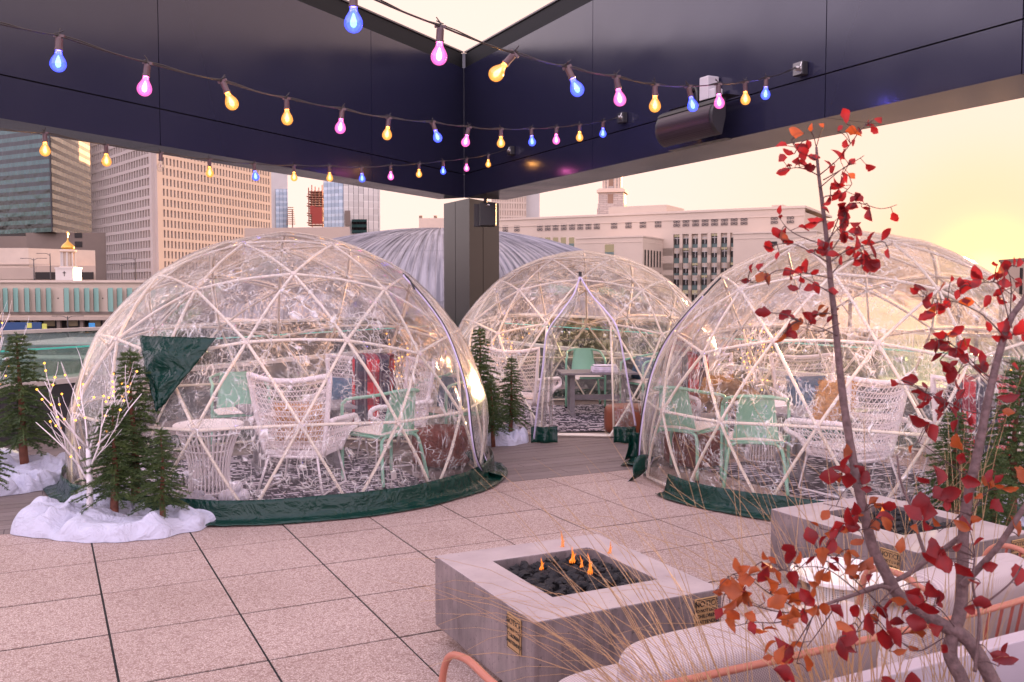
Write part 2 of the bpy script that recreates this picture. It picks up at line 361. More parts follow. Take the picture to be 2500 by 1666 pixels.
# needles, leaves
t=NT('needles'); oi=t.n('ShaderNodeObjectInfo'); c=t.coord(); n_=t.noise(c,9,3)
t.P(color=t.mix(t.mr(n_,.3,.7),(.022,.055,.014),(.095,.135,.035)),rough=.55); M['needles']=t.m
def leafmat(name,c1,c2):
    t=NT(name); c=t.coord(); n_=t.noise(c,16,3); k=t.mix(t.mr(n_,.3,.7),c1,c2); t.P(color=k,rough=.5)
    tl=t.n('ShaderNodeBsdfTranslucent'); t.L.new(k,tl.inputs[0]); mx=t.n('ShaderNodeMixShader'); mx.inputs[0].default_value=.45
    t.L.new(t.p.outputs[0],mx.inputs[1]); t.L.new(tl.outputs[0],mx.inputs[2]); t.L.new(mx.outputs[0],t.out.inputs[0]); M[name]=t.m
leafmat('leaf_red',(.12,.005,.010),(.30,.012,.014)); leafmat('leaf_orange',(.24,.045,.012),(.44,.11,.03)); leafmat('grass',(.50,.32,.17),(.62,.44,.27))
# ribbed roof
t=NT('rib_roof'); c=t.coord(); x=t.sep(c)
ang=t.math('ARCTAN2',x[1],x[0]); rad=t.math('SQRT',t.math('ADD',t.math('MULTIPLY',x[0],x[0]),t.math('MULTIPLY',x[1],x[1])))
st=t.noise(t.comb(t.math('MULTIPLY',ang,36.),t.math('MULTIPLY',rad,.10),0.),1.,5,.7); ring=t.math('FRACT',t.math('MULTIPLY',rad,.16))
idr=t.math('FLOOR',t.math('MULTIPLY',rad,.16)); ida=t.math('FLOOR',t.math('MULTIPLY',ang,28.)); wnz=t.n('ShaderNodeTexWhiteNoise'); wnz.noise_dimensions='2D'; t.L.new(t.comb(idr,ida,0),wnz.inputs[0])
k=t.mix(t.mr(st,.40,.60),(.085,.078,.088),(.34,.31,.325)); k=t.mix(t.mr(wnz.outputs[0],0,1,0,.4),k,(.24,.23,.27)); k=t.mix(t.math('MULTIPLY',t.mr(ring,.0,.03,1,0),.6),k,(.08,.08,.09))
t.P(color=k,rough=.6,metal=.0); M['rib_roof']=t.m
# curtain wall glass
def curtain(name,c1,c2,fh,rough=.06,mull=1.6,metal=.7,band=.45,warp=1.,grad=False):
    t=NT(name); c=t.coord(); x=t.sep(c)
    fz=t.math('FRACT',t.math('DIVIDE',x[2],fh)); fx=t.math('FRACT',t.math('DIVIDE',x[0],mull))
    sp=t.math('GREATER_THAN',fz,band); ml=t.math('LESS_THAN',fx,.08)
    idx=t.math('FLOOR',t.math('DIVIDE',x[0],mull)); idz=t.math('FLOOR',t.math('DIVIDE',x[2],fh)); wnz=t.n('ShaderNodeTexWhiteNoise'); wnz.noise_dimensions='2D'; t.L.new(t.comb(idx,idz,0),wnz.inputs[0])
    k=t.mix(sp,c1,c2); k=t.mix(t.math('MULTIPLY',wnz.outputs[0],.35),k,t.mix(1.,k,(.35,.35,.35),'MULTIPLY')); k=t.mix(ml,k,(.03,.03,.03))
    nb=t.bump(t.math('ADD',t.noise(c,.25,3,.5,.5),t.math('MULTIPLY',wnz.outputs[0],.25)),.12*warp,.6)
    t.P(color=k,rough=rough,metal=metal,normal=nb); M[name]=t.m
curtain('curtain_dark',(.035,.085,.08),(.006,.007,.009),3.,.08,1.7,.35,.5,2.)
curtain('curtain_sunlit',(.80,.70,.50),(.06,.055,.045),3.,.25,1.7,.0,.5,.5)  # cream bands carry the sunset light painted onto the tower's lit face
curtain('curtain_blue',(.30,.36,.42),(.42,.47,.52),3.6,.15,2.5,.4,.6,.4)
curtain('curtain_white',(.62,.58,.54),(.70,.66,.62),3.6,.3,2.8,.1,.85,.2)
def glow(name,col,st,mixt=0.):
    t=NT(name); e=t.n('ShaderNodeEmission'); e.inputs[0].default_value=(*col,1); e.inputs[1].default_value=st
    if mixt:
        tr=t.n('ShaderNodeBsdfTransparent'); tr.inputs[0].default_value=(*[min(1,.6+.4*q) for q in col],1); mx=t.n('ShaderNodeMixShader'); mx.inputs[0].default_value=1-mixt
        g=t.n('ShaderNodeBsdfGlossy'); g.inputs['Roughness'].default_value=.05; m3=t.n('ShaderNodeMixShader'); m3.inputs[0].default_value=.08
        t.L.new(tr.outputs[0],mx.inputs[1]); t.L.new(e.outputs[0],mx.inputs[2]); t.L.new(mx.outputs[0],m3.inputs[1]); t.L.new(g.outputs[0],m3.inputs[2]); t.L.new(m3.outputs[0],t.out.inputs[0])
    else: t.L.new(e.outputs[0],t.out.inputs[0])
    M[name]=t.m
EX=2**-EXPO
glow('g_blue',(.07,.10,1.),2.9*EX,.35); glow('g_pink',(1.,.15,.55),1.9*EX,.35); glow('g_orange',(1.,.36,.06),1.9*EX,.35); glow('g_clear',(1,1,1),.05*EX,.9)
glow('s_blue',(.16,.36,1.),2.6*EX,.4); glow('s_pink',(1.,.45,.80),2.0*EX,.4); glow('s_orange',(1.,.66,.28),2.0*EX,.4); glow('f_blue',(.35,.75,1.),30*EX); glow('f_pink',(1.,.55,.80),45*EX); glow('f_orange',(1.,.66,.25),45*EX); glow('f_off',(.6,.2,.15),.6*EX)
glow('led',(1.,.34,.05),5*EX); glow('flame_hot',(1.,.22,.025),1.9*EX,.25); glow('flame',(1.,.30,.07),1.3*EX,.5)
glow('win_lit',(1.,.72,.48),.42*EX)
rnd=random.Random(7)
def structure(mb,name,mat,label=None,rot=False):
    o=mb.build(name,mat); o['kind']='structure'
    if rot: o.rotation_euler=(0,0,TH)
    return o
# ================================================================== SETTING
m=MB(); m.quad((-1500,-60,-7),(1500,-60,-7),(1500,2600,-7),(-1500,2600,-7)); structure(m,'city_ground',M['asphalt_city'])
m=MB(); m.box((-52,160,-6.9),(60,24,.16)); m.box((-40,120,-6.9),(90,6,.16)); structure(m,'sidewalk',M['sidewalk'])
# terrace slab (AB frame)
CB,CA=.8182,.5750
def railB(a,off=0): return -.407-.25+(a-11.08)/CA*CB+off
def ctile(lo,hi,g): return lo+g/2,hi-g/2
m=MB()
m.prism([(-9,-6),(8.6,-6),(8.6,17.3),(railB(17.3),17.3),(railB(5.),5.),(-9,5.)],-1.2,-.004); structure(m,'terrace_slab',M['groove'],rot=True)
m=MB()
for i in range(-13,15):
    b0,b1=TB0+i*TP,TB0+(i+1)*TP
    for j in range(-16,1):
        a0=TA0+j*TQ; a1=min(a0+TQ,7.05)
        if b0>8.3 or a1<-4: continue
        B0,B1=ctile(b0,b1,.011); A0,A1=ctile(a0,a1,.016)
        dz=rnd.uniform(-.0012,.0012); m.prism([(B0,A0),(B1,A0),(B1,A1),(B0,A1)],-.03,dz)
structure(m,'paving',M['terrazzo'],rot=True)
m=MB(); PW=.1385
for k in range(0,75):
    a0=7.052+k*PW; a1=a0+PW-.008
    bl=max(-9,railB(a0,-.05)); br=8.3
    if bl>br: break
    cuts=[bl]; q=bl+rnd.uniform(.5,3)
    while q<br: cuts.append(q); q+=rnd.choice((2.4,3.0,3.6))
    cuts.append(br)
    for s_,e_ in zip(cuts[:-1],cuts[1:]): m.prism([(s_+.002,a0),(e_-.002,a0),(e_-.002,a1),(s_+.002,a1)],-.03,rnd.uniform(-.001,.001))
structure(m,'deck',M['deck'],rot=True)
# ------------------------------------------------------------------ railings
def railing(name,label,p0,p1,out,n,hgap=0,cap=True):
    p0=Vector(p0);p1=Vector(p1);d=(p1-p0);L=d.length;d=d/L; out=Vector(out).normalized(); up=Vector((0,0,1))
    r=thing(name,label,'glass railing',p0)
    def bx(o0,o1,z0,z1,s0=0,s1=None,mat='parapet',nm='wall',mb=None):
        s1=L if s1 is None else s1
        q=mb or MB(); a=d*s0+out*((o0+o1)/2); b=d*s1+out*((o0+o1)/2); a.z=b.z=(z0+z1)/2
        q.bar(a,b,up,z1-z0,abs(o1-o0)); 
        return q if mb else q.build(nm,M[mat],r)
    bx(0,.42,-.02,.60,nm='parapet'); bx(-.03,.46,.602,.655,mat='coping',nm='coping')
    step=L/n
    for i in range(n):
        g=bx(.12,.135,.656,.985,i*step+.006,(i+1)*step-.006,'rail_glass','glass_pane')
        e=bx(.115,.140,.986,1.004,i*step+.006,(i+1)*step-.006,'teal_edge','glass_edge'); e.parent=r
        q=MB()
        for s_ in (.09,.91):
            ctr=d*((i+s_)*step)+out*.10; ctr.z=.90
            Mx=Matrix.Rotation(math.atan2(out.y,out.x),3,'Z')@Matrix.Rotation(PI/2,3,'Y')
            q.lathe([(.012,-.05),(.030,-.048),(.036,-.03),(.036,.0),(.02,.012)],14,ctr,Mx)
        q.build('glass_clamp',M['steel'],r,smooth=False)
    q=MB()
    for i in range(n): bx(.40,.41,.656,1.16,i*step+.01,(i+1)*step-.01,mb=q)
    q.build('outer_glass',M['rail_glass'],r)
    bx(.37,.45,1.162,1.20,mat='coping',nm='handrail')
    return r
pc=Vector((-5.36,9.71,0)); 
left0=pc-CV*9; corner=pc+CV*10.45
railing('glass_railing','dark parapet with frameless glass panes and teal edges running behind the large dome at left',left0,corner,(-.882,.471,0),13)
cr=AB(8.15,17.0); railing('glass_railing','dark parapet with glass panes and teal edges behind the two right-hand domes',cr,AB(8.15,1.5),BV,11)
# ------------------------------------------------------------------ canopy
K=Vector((-.716,14.,0)); ZB=3.04; ZS=3.38; ZT=4.95; ZC=5.17
can=thing('steel_canopy','dark metal clad canopy beams meeting in a corner over the domes on a single column','canopy',K)
def beam(d,out,L,seams,th,nm):
    # K-relative
    up=Vector((0,0,1)); d=Vector(d).normalized(); out=Vector(out).normalized()
    core=MB(); a=d*0+out*(th/2+.012); b=d*L+out*(th/2+.012); 
    core.bar(a+up*(ZB+ZC)/2,b+up*(ZB+ZC)/2,up,ZC-ZB-.03,th-.02); 
    c_=core.build(nm+'_core',M['groove'],can); 
    ss=[0]+seams+[L]; g=.009
    for i in range(len(ss)-1):
        s0,s1=ss[i]+g/2,ss[i+1]-g/2
        p=MB()
        for z0,z1,o in ((ZB,ZS-.006,0),(ZS+.006,ZT-.01,0)):
            p.bar(d*s0+out*(o+.006)+up*(z0+z1)/2,d*s1+out*(o+.006)+up*(z0+z1)/2,up,z1-z0,.012)
        p.bar(d*s0+out*th/2+up*(ZB-.004),d*s1+out*th/2+up*(ZB-.004),up,.012,th)
        p.bar(d*s0+out*(th+.002)+up*(ZB+ZC)/2,d*s1+out*(th+.002)+up*(ZB+ZC)/2,up,ZC-ZB,.012)
        p.build('panel',M['fascia'],can)
    q=MB(); q.bar(out*.05+up*((ZT+ZC)/2+.004),d*L+out*.05+up*((ZT+ZC)/2+.004),up,ZC-ZT-.012,.012)
    q.bar(out*(th/2+.02)+up*(ZC+.01),d*L+out*(th/2+.02)+up*(ZC+.01),up,.02,th+.03); q.build('coping',M['coping_metal'],can)
# seam distances from px: solve along beams
def along(d,px):
    k=(px-1250)/F; return (k*K.y-K.x)/(d[0]-k*d[1])
dl=-CV; dr=-AV
beam(dl,(-.882,.471,0),12.5,[along(dl,911),along(dl,400),along(dl,400)+ (along(dl,400)-along(dl,911))*.9],.45,'left_beam')
beam(dr,(.893,.451,0),13.5,[along(dr,1444),along(dr,2005),along(dr,2477)],.70,'right_beam')
MB().box((0,.02,(ZB+ZC)/2),(.05,.03,ZC-ZB-.01),Matrix.Rotation(0,3,'Z')).build('corner_trim',M['fascia'],can)
# column (rhombus along A and C)
def colpiece(sA,eA,sC,eC,nm):
    q=MB(); o=Vector((.075,.03,0)); 
    pts=[o+AV*sA+CV*sC,o+AV*sA+CV*eC,o+AV*eA+CV*eC,o+AV*eA+CV*sC]; q.prism([(p.x,p.y) for p in pts],0.,ZB-.012); q.build(nm,M['column_metal'],can)
colpiece(.005,.53,.005,.41,'column'); colpiece(.545,1.0,.005,.9,'column'); colpiece(.005,.53,.425,.93,'column')
q=MB(); o=Vector((.075,.03,0)); pts=[o+AV*.02+CV*.02,o+AV*.02+CV*.9,o+AV*.98+CV*.88,o+AV*.98+CV*.02]; q.prism([(p.x,p.y) for p in pts],0,ZB-.02); q.build('column_core',M['groove'],can)
# speaker on the column
def lathe_o(prof,n,mat,nm,parent,c=(0,0,0),Mx=None,smooth=True):
    return MB().lathe(prof,n,c,Mx).build(nm,M[mat],parent,smooth,auto=True)
sp=thing('wall_speaker','black box loudspeaker hanging near the top of the canopy column','speaker',P(1185,525,13.7))
Mz=Matrix.Rotation(R_(6),3,'Z')
MB().box((.03,0,0),(.24,.24,.34),Mz).build('cabinet',M['dark_metal'],sp,bevel=.012)
MB().box((.045,-.128,0),(.225,.012,.325),Mz).build('grille',M['black'],sp,bevel=.004)
MB().box((.05,-.137,.135),(.035,.003,.009),Mz).build('badge',M['steel'],sp)
MB().box((.0,.06,.20),(.05,.05,.10)).box((-.10,.12,.0),(.14,.10,.33)).build('bracket',M['black'],sp)
# junction boxes on the right beam
def onbeam(px,z): t_=along(dr,px); return K+dr*t_+Vector((0,0,z))
def beamz(px,py):
    p=onbeam(px,0); return P(px,py,p.y).z
boxes=[]
for px,py,lab in ((1952,170,'small square steel junction box high on the canopy beam ending the nearest light string'),(1523,289,'small square steel junction box at the end of the middle light string'),(1253,369,'small square steel junction box at the end of the farthest light string')):
    p=onbeam(px,beamz(px,py)); jb=thing('junction_box',lab,'junction box',p,TH+PI/2,'junction boxes holding the light strings')
    MB().box((0,.035,0),(.11,.06,.11)).build('box',M['dark_metal'],jb,bevel=.006)
    MB().box((0,.068,0),(.10,.004,.10)).lathe([(.02,0),(.02,.03)],10,(0,.068,0),Matrix.Rotation(-PI/2,3,'X')).build('cover',M['steel'],jb)
    MB().tube([(-.05,.07,.03),(-.08,.1,.03),(-.08,.11,0),(-.04,.09,-.01)],.005).build('hook',M['steel'],jb); boxes.append(jb)
# patio heater on the right beam
hp=onbeam(1738,beamz(1738,300)); 
ht=thing('patio_heater','dark curved electric heater with perforated front mounted on the canopy beam','heater',hp,math.atan2(dr.y,dr.x)+PI)
# local x along beam (toward corner?), local y
fx=Matrix.Rotation(0,3,'X')
W_=.86
def hprof(u,v,g=0): 
    a=R_(200-150*v)+.0; return Vector(((u-.5)*W_, 0,0))
nb=-1
def hs_pt(u,v,rad=.165,inset=0.):
    a=R_(-75+165*v); x=(u-.5)*(W_-2*inset); return Vector((x, -.22-rad*math.cos(a)*.9, -.03+rad*math.sin(a)))
sgn=1 if (Matrix.Rotation(ht.rotation_euler.z,3,'Z')@Vector((0,-1,0))).dot(Vector((-.893,-.451,0)))>0 else -1
def hpt(u,v,rad=.165,inset=0.):
    q=hs_pt(u,v,rad,inset); q.y*=sgn; return q
hb=MB(); hb.grid(lambda u,v:hpt(u,v),12,14); 
for s_ in (0,1):
    ring=[hpt(s_,j/14) for j in range(15)]; ctr=Vector((ring[0].x,-.22*sgn,-.03)); n0=len(hb.v); hb.add([ctr]+ring,[(0,i+1,i+2) for i in range(14)])
hb.grid(lambda u,v:Vector(((u-.5)*W_,(-.22+.18*v-.0)*sgn,.17)),2,2); hb.grid(lambda u,v:Vector(((u-.5)*W_,(-.22+.10*v)*sgn,-.22+.0*v)),2,2)
hb.build('housing',M['dark_metal'],ht,smooth=True,auto=True)
t=NT('perf'); c=t.coord(); vv=t.voro(c,80,rnd=0); t.P(color=t.mix(t.mr(vv,.3,.36),(.006,.005,.008),(.05,.032,.045)),rough=.4,metal=.4); M['perf']=t.m
MB().grid(lambda u,v:hpt(.5+(u-.5)*.9,.06+.62*v,.170,.0),10,12).build('grille',M['perf'],ht,smooth=True)
MB().grid(lambda u,v:hpt(u,.70+.26*v,.176,-.006),2,8).build('visor',M['black'],ht,smooth=True)
MB().box((-.02,-.08*sgn,.30),(.13,.13,.22)).build('mount_box',M['offwhite'],ht,bevel=.01)
MB().box((-.13,-.09*sgn,.22),(.08,.10,.12)).build('mount_bracket',M['offwhite'],ht,bevel=.01)
MB().tube(spline([(.10,-.12*sgn,.14),(.10,-.12*sgn,.26),(.13,-.10*sgn,.30),(.22,-.05*sgn,.36),(.36,.0,.36)]),.018,8).build('conduit',M['black'],ht,smooth=True)
# ------------------------------------------------------------------ string lights
BULB=[(0,-.0615),(.010,-.060),(.020,-.0555),(.028,-.047),(.0335,-.036),(.035,-.026),(.0335,-.015),(.029,-.003),(.022,.009),(.0165,.019),(.0145,.030),(.014,.040)]
bm_glass={k:MB().lathe([(r*1.03,z) for r,z in BULB],16).mesh('bulb',M['g_'+k],True) for k in ('blue','pink','orange','clear')}
FIL=[(0,-.042),(.008,-.038),(.0125,-.030),(.0125,-.018),(.009,-.006),(.004,.010),(0,.016)]
SHL=[(0,-.054),(.014,-.050),(.024,-.040),(.0275,-.027),(.025,-.013),(.018,.002),(.010,.018),(.008,.030),(0,.031)]
bm_shell={k:MB().lathe(SHL,14).mesh('inner_glow',M['s_'+k],True) for k in ('blue','pink','orange')}
LC={'blue':(.2,.15,1),'pink':(1,.2,.6),'orange':(1,.5,.12)}
bm_fil={k:MB().lathe(FIL if k!='off' else [(0,-.025),(.005,-.02),(.005,.0),(0,.005)],10).mesh('filament',M['f_'+k],True) for k in ('blue','pink','orange','off')}
t=NT('socket'); t.P(color=(.10,.05,.055),rough=.4,spec=.6); M['socket']=t.m
bm_sock=MB().lathe([(.017,.036),(.019,.038),(.019,.045),(.0165,.047),(.0165,.090),(.012,.098),(.005,.100)],12).box((0,0,.103),(.05,.012,.012)).mesh('socket',M['socket'],False)
def lightstring(label,start,bl,end):
    r=thing('string_lights',label,'string lights',end,0,'festoon light strings under the canopy')
    wp=[Vector(start)]; ends=[]
    for (px,py,wd,col,tilt) in bl:
        Y=.0690*F/wd*1.02; c=P(px,py,Y)-Vector(end); 
        T=Matrix.Rotation(R_(tilt),3,'Y')@Matrix.Rotation(R_(rnd.uniform(-6,6)),3,'X')
        top=c+T@Vector((0,0,.105+.018)); g=bpy.data.objects.new('bulb',bm_glass[col if col!='clear' else 'clear']); link(g,r); g.location=c+T@Vector((0,0,.018)); g.rotation_euler=T.to_euler()
        g['label']={'blue':'blue glowing bulb','pink':'pink glowing bulb','orange':'amber glowing bulb','clear':'unlit clear bulb'}[col]
        f_=bpy.data.objects.new('filament',bm_fil[col if col!='clear' else 'off']); link(f_,g); s_=bpy.data.objects.new('socket',bm_sock); link(s_,g)
        if col!='clear':
            link(bpy.data.objects.new('inner_glow',bm_shell[col]),g)
            ld=bpy.data.lights.get('bulb_'+col) or bpy.data.lights.new('bulb_'+col,'POINT'); ld.energy=.2; ld.color=LC[col]; ld.shadow_soft_size=.02
            lo_=bpy.data.objects.new('bulb_light',ld); link(lo_,g); lo_.location=(0,0,.029)
        wp.append(top)
    wp.append(Vector((0,0,0))); wp[0]=Vector(start)-Vector(end)
    # sag between bulbs is small: run cable through points
    q=MB(); pts=[]
    for a,b in zip(wp[:-1],wp[1:]):
        n=5
        for k in range(n):
            t_=k/n; p=a.lerp(b,t_); p.z-= .03*(b-a).length*4*t_*(1-t_)*.35; pts.append(p)
    pts.append(wp[-1]); q.tube(pts,.0042,6)
    pts2=[p+Vector((0,0,.004+.006*math.sin(i*1.3))) for i,p in enumerate(pts)]; q.tube(pts2,.0030,5)
    q.build('cable',M['wire'],r)
    q=MB()
    for p in wp[1:-1]:
        for k in range(3): a=rnd.uniform(0,6.28); q.tube([p+Vector((.012*math.cos(a),.012*math.sin(a),-.008)),p+Vector((.0,0,.014)),p+Vector((-.02*math.cos(a),-.012*math.sin(a),.012+.012*k))],.0028,4)
    q.build('cable_tie',M['wire'],r)
e1,e2,e3=[Vector(b.location)+Vector((-.893,-.451,0))*.09 for b in boxes]
lightstring('nearest string of blue, pink and amber festoon bulbs crossing the open sky',P(600,-150,2.8),
 [(863,53,44,'blue',0),(1072,135,39,'pink',3),(1214,178,36,'orange',42),(1408,216,33,'blue',-24),(1513,241,30,'pink',-10),(1599,257,28,'orange',0),(1691,257,26,'blue',-14),(1756,250,25,'pink',-4),(1820,242,23,'orange',-3),(1869,230,22,'blue',2)],e1)
lightstring('middle string of festoon bulbs starting at left edge beside a large blue bulb',P(-60,45,4.0),
 [(142,153,37,'blue',2),(353,214,34,'pink',8),(565,250,31,'orange',-22),(701,289,27,'orange',0),(831,311,25.5,'pink',6),(945,328,23,'orange',6),(1068,335,21.5,'blue',-18),(1137,346,20.5,'pink',12),(1223,349,19,'orange',0),(1299,346,18,'blue',-4),(1358,342,17.5,'pink',0),(1415,335,17,'orange',0),(1472,326,16.3,'blue',0)],e2)
lightstring('farthest and lowest festoon string, mostly amber bulbs with one unlit clear bulb',P(-40,312,6.0),
 [(110,367,24,'orange',0),(260,393,22,'orange',2),(392,408,20,'clear',0),(512,422,18.5,'orange',0),(624,431,17.3,'blue',-6),(718,433,16.2,'orange',0),(805,434,15.8,'orange',0),(884,436,15.3,'blue',-4),(954,431,14.8,'pink',0),(1023,425,14.2,'orange',0),(1082,418,13.7,'blue',0),(1139,411,13.2,'pink',0),(1192,401,12.8,'orange',0),(1244,386,12.5,'orange',-12)],e3)
# ================================================================== CITY
def gz(px,py,Y): return P(px,py,Y).z
def gx(px,Y): return (px-1250)/F*Y
def facade(root,p0,p1,z0,z1,us,vs,wallm,panem,depth=.5,cap=100,nm='window',alt=None,relief=True):
    """wall between p0,p1 (left to right seen from outside); us: list (u0,u1) metres; vs: list (z0,z1)"""
    p0=Vector((*p0,0));p1=Vector((*p1,0));d=p1-p0;L=d.length;d/=L; out=Vector((d.y,-d.x,0)); up=Vector((0,0,1))
    w_=MB()
    def slab(s0,s1,a,b,mb,o0=0,o1=depth):
        if s1-s0<.01 or b-a<.01: return
        mb.bar(p0+d*s0+out*(o0+o1)/2+up*(a+b)/2,p0+d*s1+out*(o0+o1)/2+up*(a+b)/2,up,b-a,o1-o0)
    zc=z0
    for (a,b) in sorted(vs):
        slab(0,L,zc,a,w_); sc=0
        for (u0,u1) in us: slab(sc,u0,a,b,w_,0,depth-.003); sc=u1
        slab(sc,L,a,b,w_,0,depth-.003); zc=b
    slab(0,L,zc,z1,w_); w_.build('wall',M[wallm],root)
    n=0; rest=MB()
    for (a,b) in sorted(vs,reverse=True):
        for i,(u0,u1) in enumerate(us):
            mt=panem
            if n<cap:
                q=MB(); slab(u0,u1,a,b,q,.02,.06)
                mt=alt(i,a) if alt else panem
                q.build(nm,M[mt],root); n+=1
            else: slab(u0,u1,a,b,rest,.02,.06)
    if rest.v: r_=rest.build(nm,M[panem],root); r_['kind']='stuff'
    return d,L,out
# --- concrete grid office tower
Y=300.; r=thing('office_tower','tall pale concrete office tower with a deep grid of narrow windows','building',(gx(387,Y),Y,-7))
r.location=(0,0,0)
pm=(gx(384,Y),Y); pl=(gx(236,Y+48),Y+48); pr=(gx(661,Y+62),Y+62); zt=gz(384,300,Y)+14; fl=3.35
MB().prism([(pl[0]+.3,pl[1]+.2),(pm[0],pm[1]+.3),(pr[0]-.3,pr[1]+.2),(pr[0]-50,pr[1]+50),(pl[0],pl[1]+40)],-7,zt-.5).build('core',M['pane_dark'],r)
z0=gz(384,684,Y)-.6; rows=[(z0+1.0+i*fl,z0+1.0+i*fl+fl*.70) for i in range(int((zt-z0-3)/fl))]
L1=math.dist(pl,pm); n1=24; us=[(1.2+i*(L1-3.2)/n1+.55,1.2+(i+1)*(L1-3.2)/n1-.25) for i in range(n1)]
facade(r,pl,pm,-7,zt,us,rows,'concrete_grid','pane_dark',1.0,50)
L2=math.dist(pm,pr); n2=35; us=[(2.2+i*(L2-3)/n2+.5,2.2+(i+1)*(L2-3)/n2-.45) for i in range(n2)]
facade(r,pm,pr,-7,zt,us,rows,'concrete_grid','pane_dark',1.0,50)
# --- dark glass tower
Y=330.; r=thing('glass_tower','dark reflective glass tower at the left edge above a brown podium','building',(0,0,0))
pm=(gx(133,Y),Y); pl=(gx(-90,Y+26),Y+26); pr=(gx(250,Y+62),Y+62); zb=gz(133,566,Y); zt=zb+60
def cface(root,p0,p1,z0,z1,mat,nm):
    p0=Vector((*p0,z0));p1=Vector((*p1,z0));d=p1-p0;L=d.length
    q=MB(); q.grid(lambda u,v:Vector((u*L,0,v*(z1-z0))),max(1,int(L/4)),max(1,int((z1-z0)/4))); o=q.build(nm,M[mat],root); o.location=p0; o.rotation_euler=(0,0,math.atan2(d.y,d.x)); return o
cface(r,pl,pm,zb,zt,'curtain_dark','window_wall'); cface(r,pm,pr,zb,zt,'curtain_sunlit','window_wall')
MB().prism([(pl[0],pl[1]+.5),(pm[0]-.6,pm[1]+.5),(pr[0]-.6,pr[1]),(pr[0]-1,pr[1]+30),(pl[0],pl[1]+30)],zb,zt).build('core',M['pane_dark'],r)
MB().box((pm[0],pm[1]-.1,(zb+zt)/2),(.5,.4,zt-zb)).build('corner_mullion',M['dark_metal'],r)
MB().prism([(gx(68,Y+5),Y+5),(gx(262,Y+5),Y+5),(gx(262,Y+40),Y+40),(gx(68,Y+40),Y+40)],-7,zb-.05).build('podium',M['brown_wall'],r)
q=MB(); 
for x_ in (196,): q.box((gx(196,Y+4.9),Y+4.9,gz(196,573,Y)),(2.6,.2,1.8)); q.box((gx(196,Y+4.9),Y+4.9,gz(196,595,Y)),(2.6,.2,2.0))
q.build('vent',M['pane_dark'],r)
MB().prism([(gx(-60,300),300),(gx(70,300),300),(gx(70,315),315),(gx(-60,315),315)],-7,gz(30,577,300)).build('lower_block',M['brown_wall'],r)
# --- pale block behind the fin building
Y=240.; r=thing('stage_house','windowless pale stone block standing behind the green-finned building','building',(0,0,0))
MB().prism([(gx(-60,Y),Y),(gx(74,Y),Y),(gx(236,Y+14),Y+14),(gx(236,Y+40),Y+40),(gx(-60,Y+40),Y+40)],-7,gz(60,606,Y)).build('wall',M['stone_pale'],r)
MB().box((gx(20,Y-.2),Y-.2,gz(20,646,Y)),(22,.3,.25)).box((gx(20,Y-.1),Y-.1,gz(20,668,Y)),(16,.3,3)).build('ledge',M['cream_wall_b'],r)
MB().prism([(gx(93,Y-8),Y-8),(gx(236,Y-6),Y-6),(gx(236,Y+8),Y+8),(gx(93,Y+8),Y+8)],-7,gz(93,651,Y)).build('lower_wing',M['cream_wall_b'],r)
MB().box((gx(160,Y-8.2),Y-8.2,gz(160,675,Y)),(14.5,.3,1.8)).build('dark_opening',M['pane_dark'],r)
# --- cupola with gold dome
Y=205.; cx=gx(170,Y); s=Y/F; zb=gz(170,683,Y)
r=thing('church_cupola','white church cupola with a gold onion dome and cross on top','cupola',(cx,Y,zb))
MB().box((0,0,26*s/2-2),(43*s,43*s,26*s+4)).box((0,0,26*s+.15),(46*s,46*s,.3)).build('base',M['white_panel'],r)
MB().box((0,-21.8*s,14*s),(1.4*s,.1,12*s)).box((0,-21.8*s,16*s),(8*s,.1,1.4*s)).build('cross_emblem',M['pane_dark'],r)
q=MB(); q.lathe([(12*s,27*s),(12*s,68*s)],8); q.build('lantern',M['cream_wall'],r)
q=MB()
for k in range(8): q.lathe([(2.2*s,28*s),(1.8*s,66*s)],8,(15.5*s*math.cos(k*PI/4+.3),15.5*s*math.sin(k*PI/4+.3),0))
q.build('pillar',M['white_panel'],r)
MB().lathe([(19*s,27*s),(21*s,29*s),(21*s,31*s),(17*s,32*s)],20).lathe([(17*s,66*s),(20*s,68*s),(20*s,71*s),(14*s,73*s)],20).build('cornice',M['stone_pale'],r)
MB().lathe([(12*s,72*s),(15*s,75*s),(15.5*s,78*s),(13*s,83*s),(9*s,87*s),(4*s,91*s),(1.2*s,96*s),(.8*s,102*s)],24).build('dome',M['gold'],r,smooth=True)
MB().box((0,0,108*s),(1.2*s,.12,13*s)).box((0,0,110*s),(6.5*s,.12,1.2*s)).build('cross',M['gold'],r)
# --- fin building
Y=190.; r=thing('finned_building','long low pale building with tall green glass fins beside the road','building',(0,0,0))
za=gz(0,690,Y); yb=gz(0,776,Y); pA=Vector((gx(-120,Y),Y,0)); pB=Vector((gx(760,Y+8),Y+8,0)); d=(pB-pA).normalized(); out=Vector((d.y,-d.x,0)); L=(pB-pA).length; up=Vector((0,0,1))
def bl(mb,s0,s1,o0,o1,a,b): mb.bar(pA+d*s0+out*(o0+o1)/2+up*(a+b)/2,pA+d*s1+out*(o0+o1)/2+up*(a+b)/2,up,b-a,o1-o0); return mb
q=MB(); bl(q,0,L,-14,0,gz(0,775,Y),za); q.build('wall',M['cream_wall'],r)
q=MB(); bl(q,0,L,-14,.5,za+.003,gz(0,684,Y)); q.build('parapet',M['stone_pale'],r)
q=MB(); bl(q,0,L,.0,.25,gz(0,765,Y)-.3,gz(0,765,Y)+.25); q.build('ledge',M['brown_wall'],r)
q=MB(); bl(q,0,L,-.02,.35,gz(0,783,Y),gz(0,775,Y)-.003); q.build('soffit_band',M['cream_wall_b'],r)
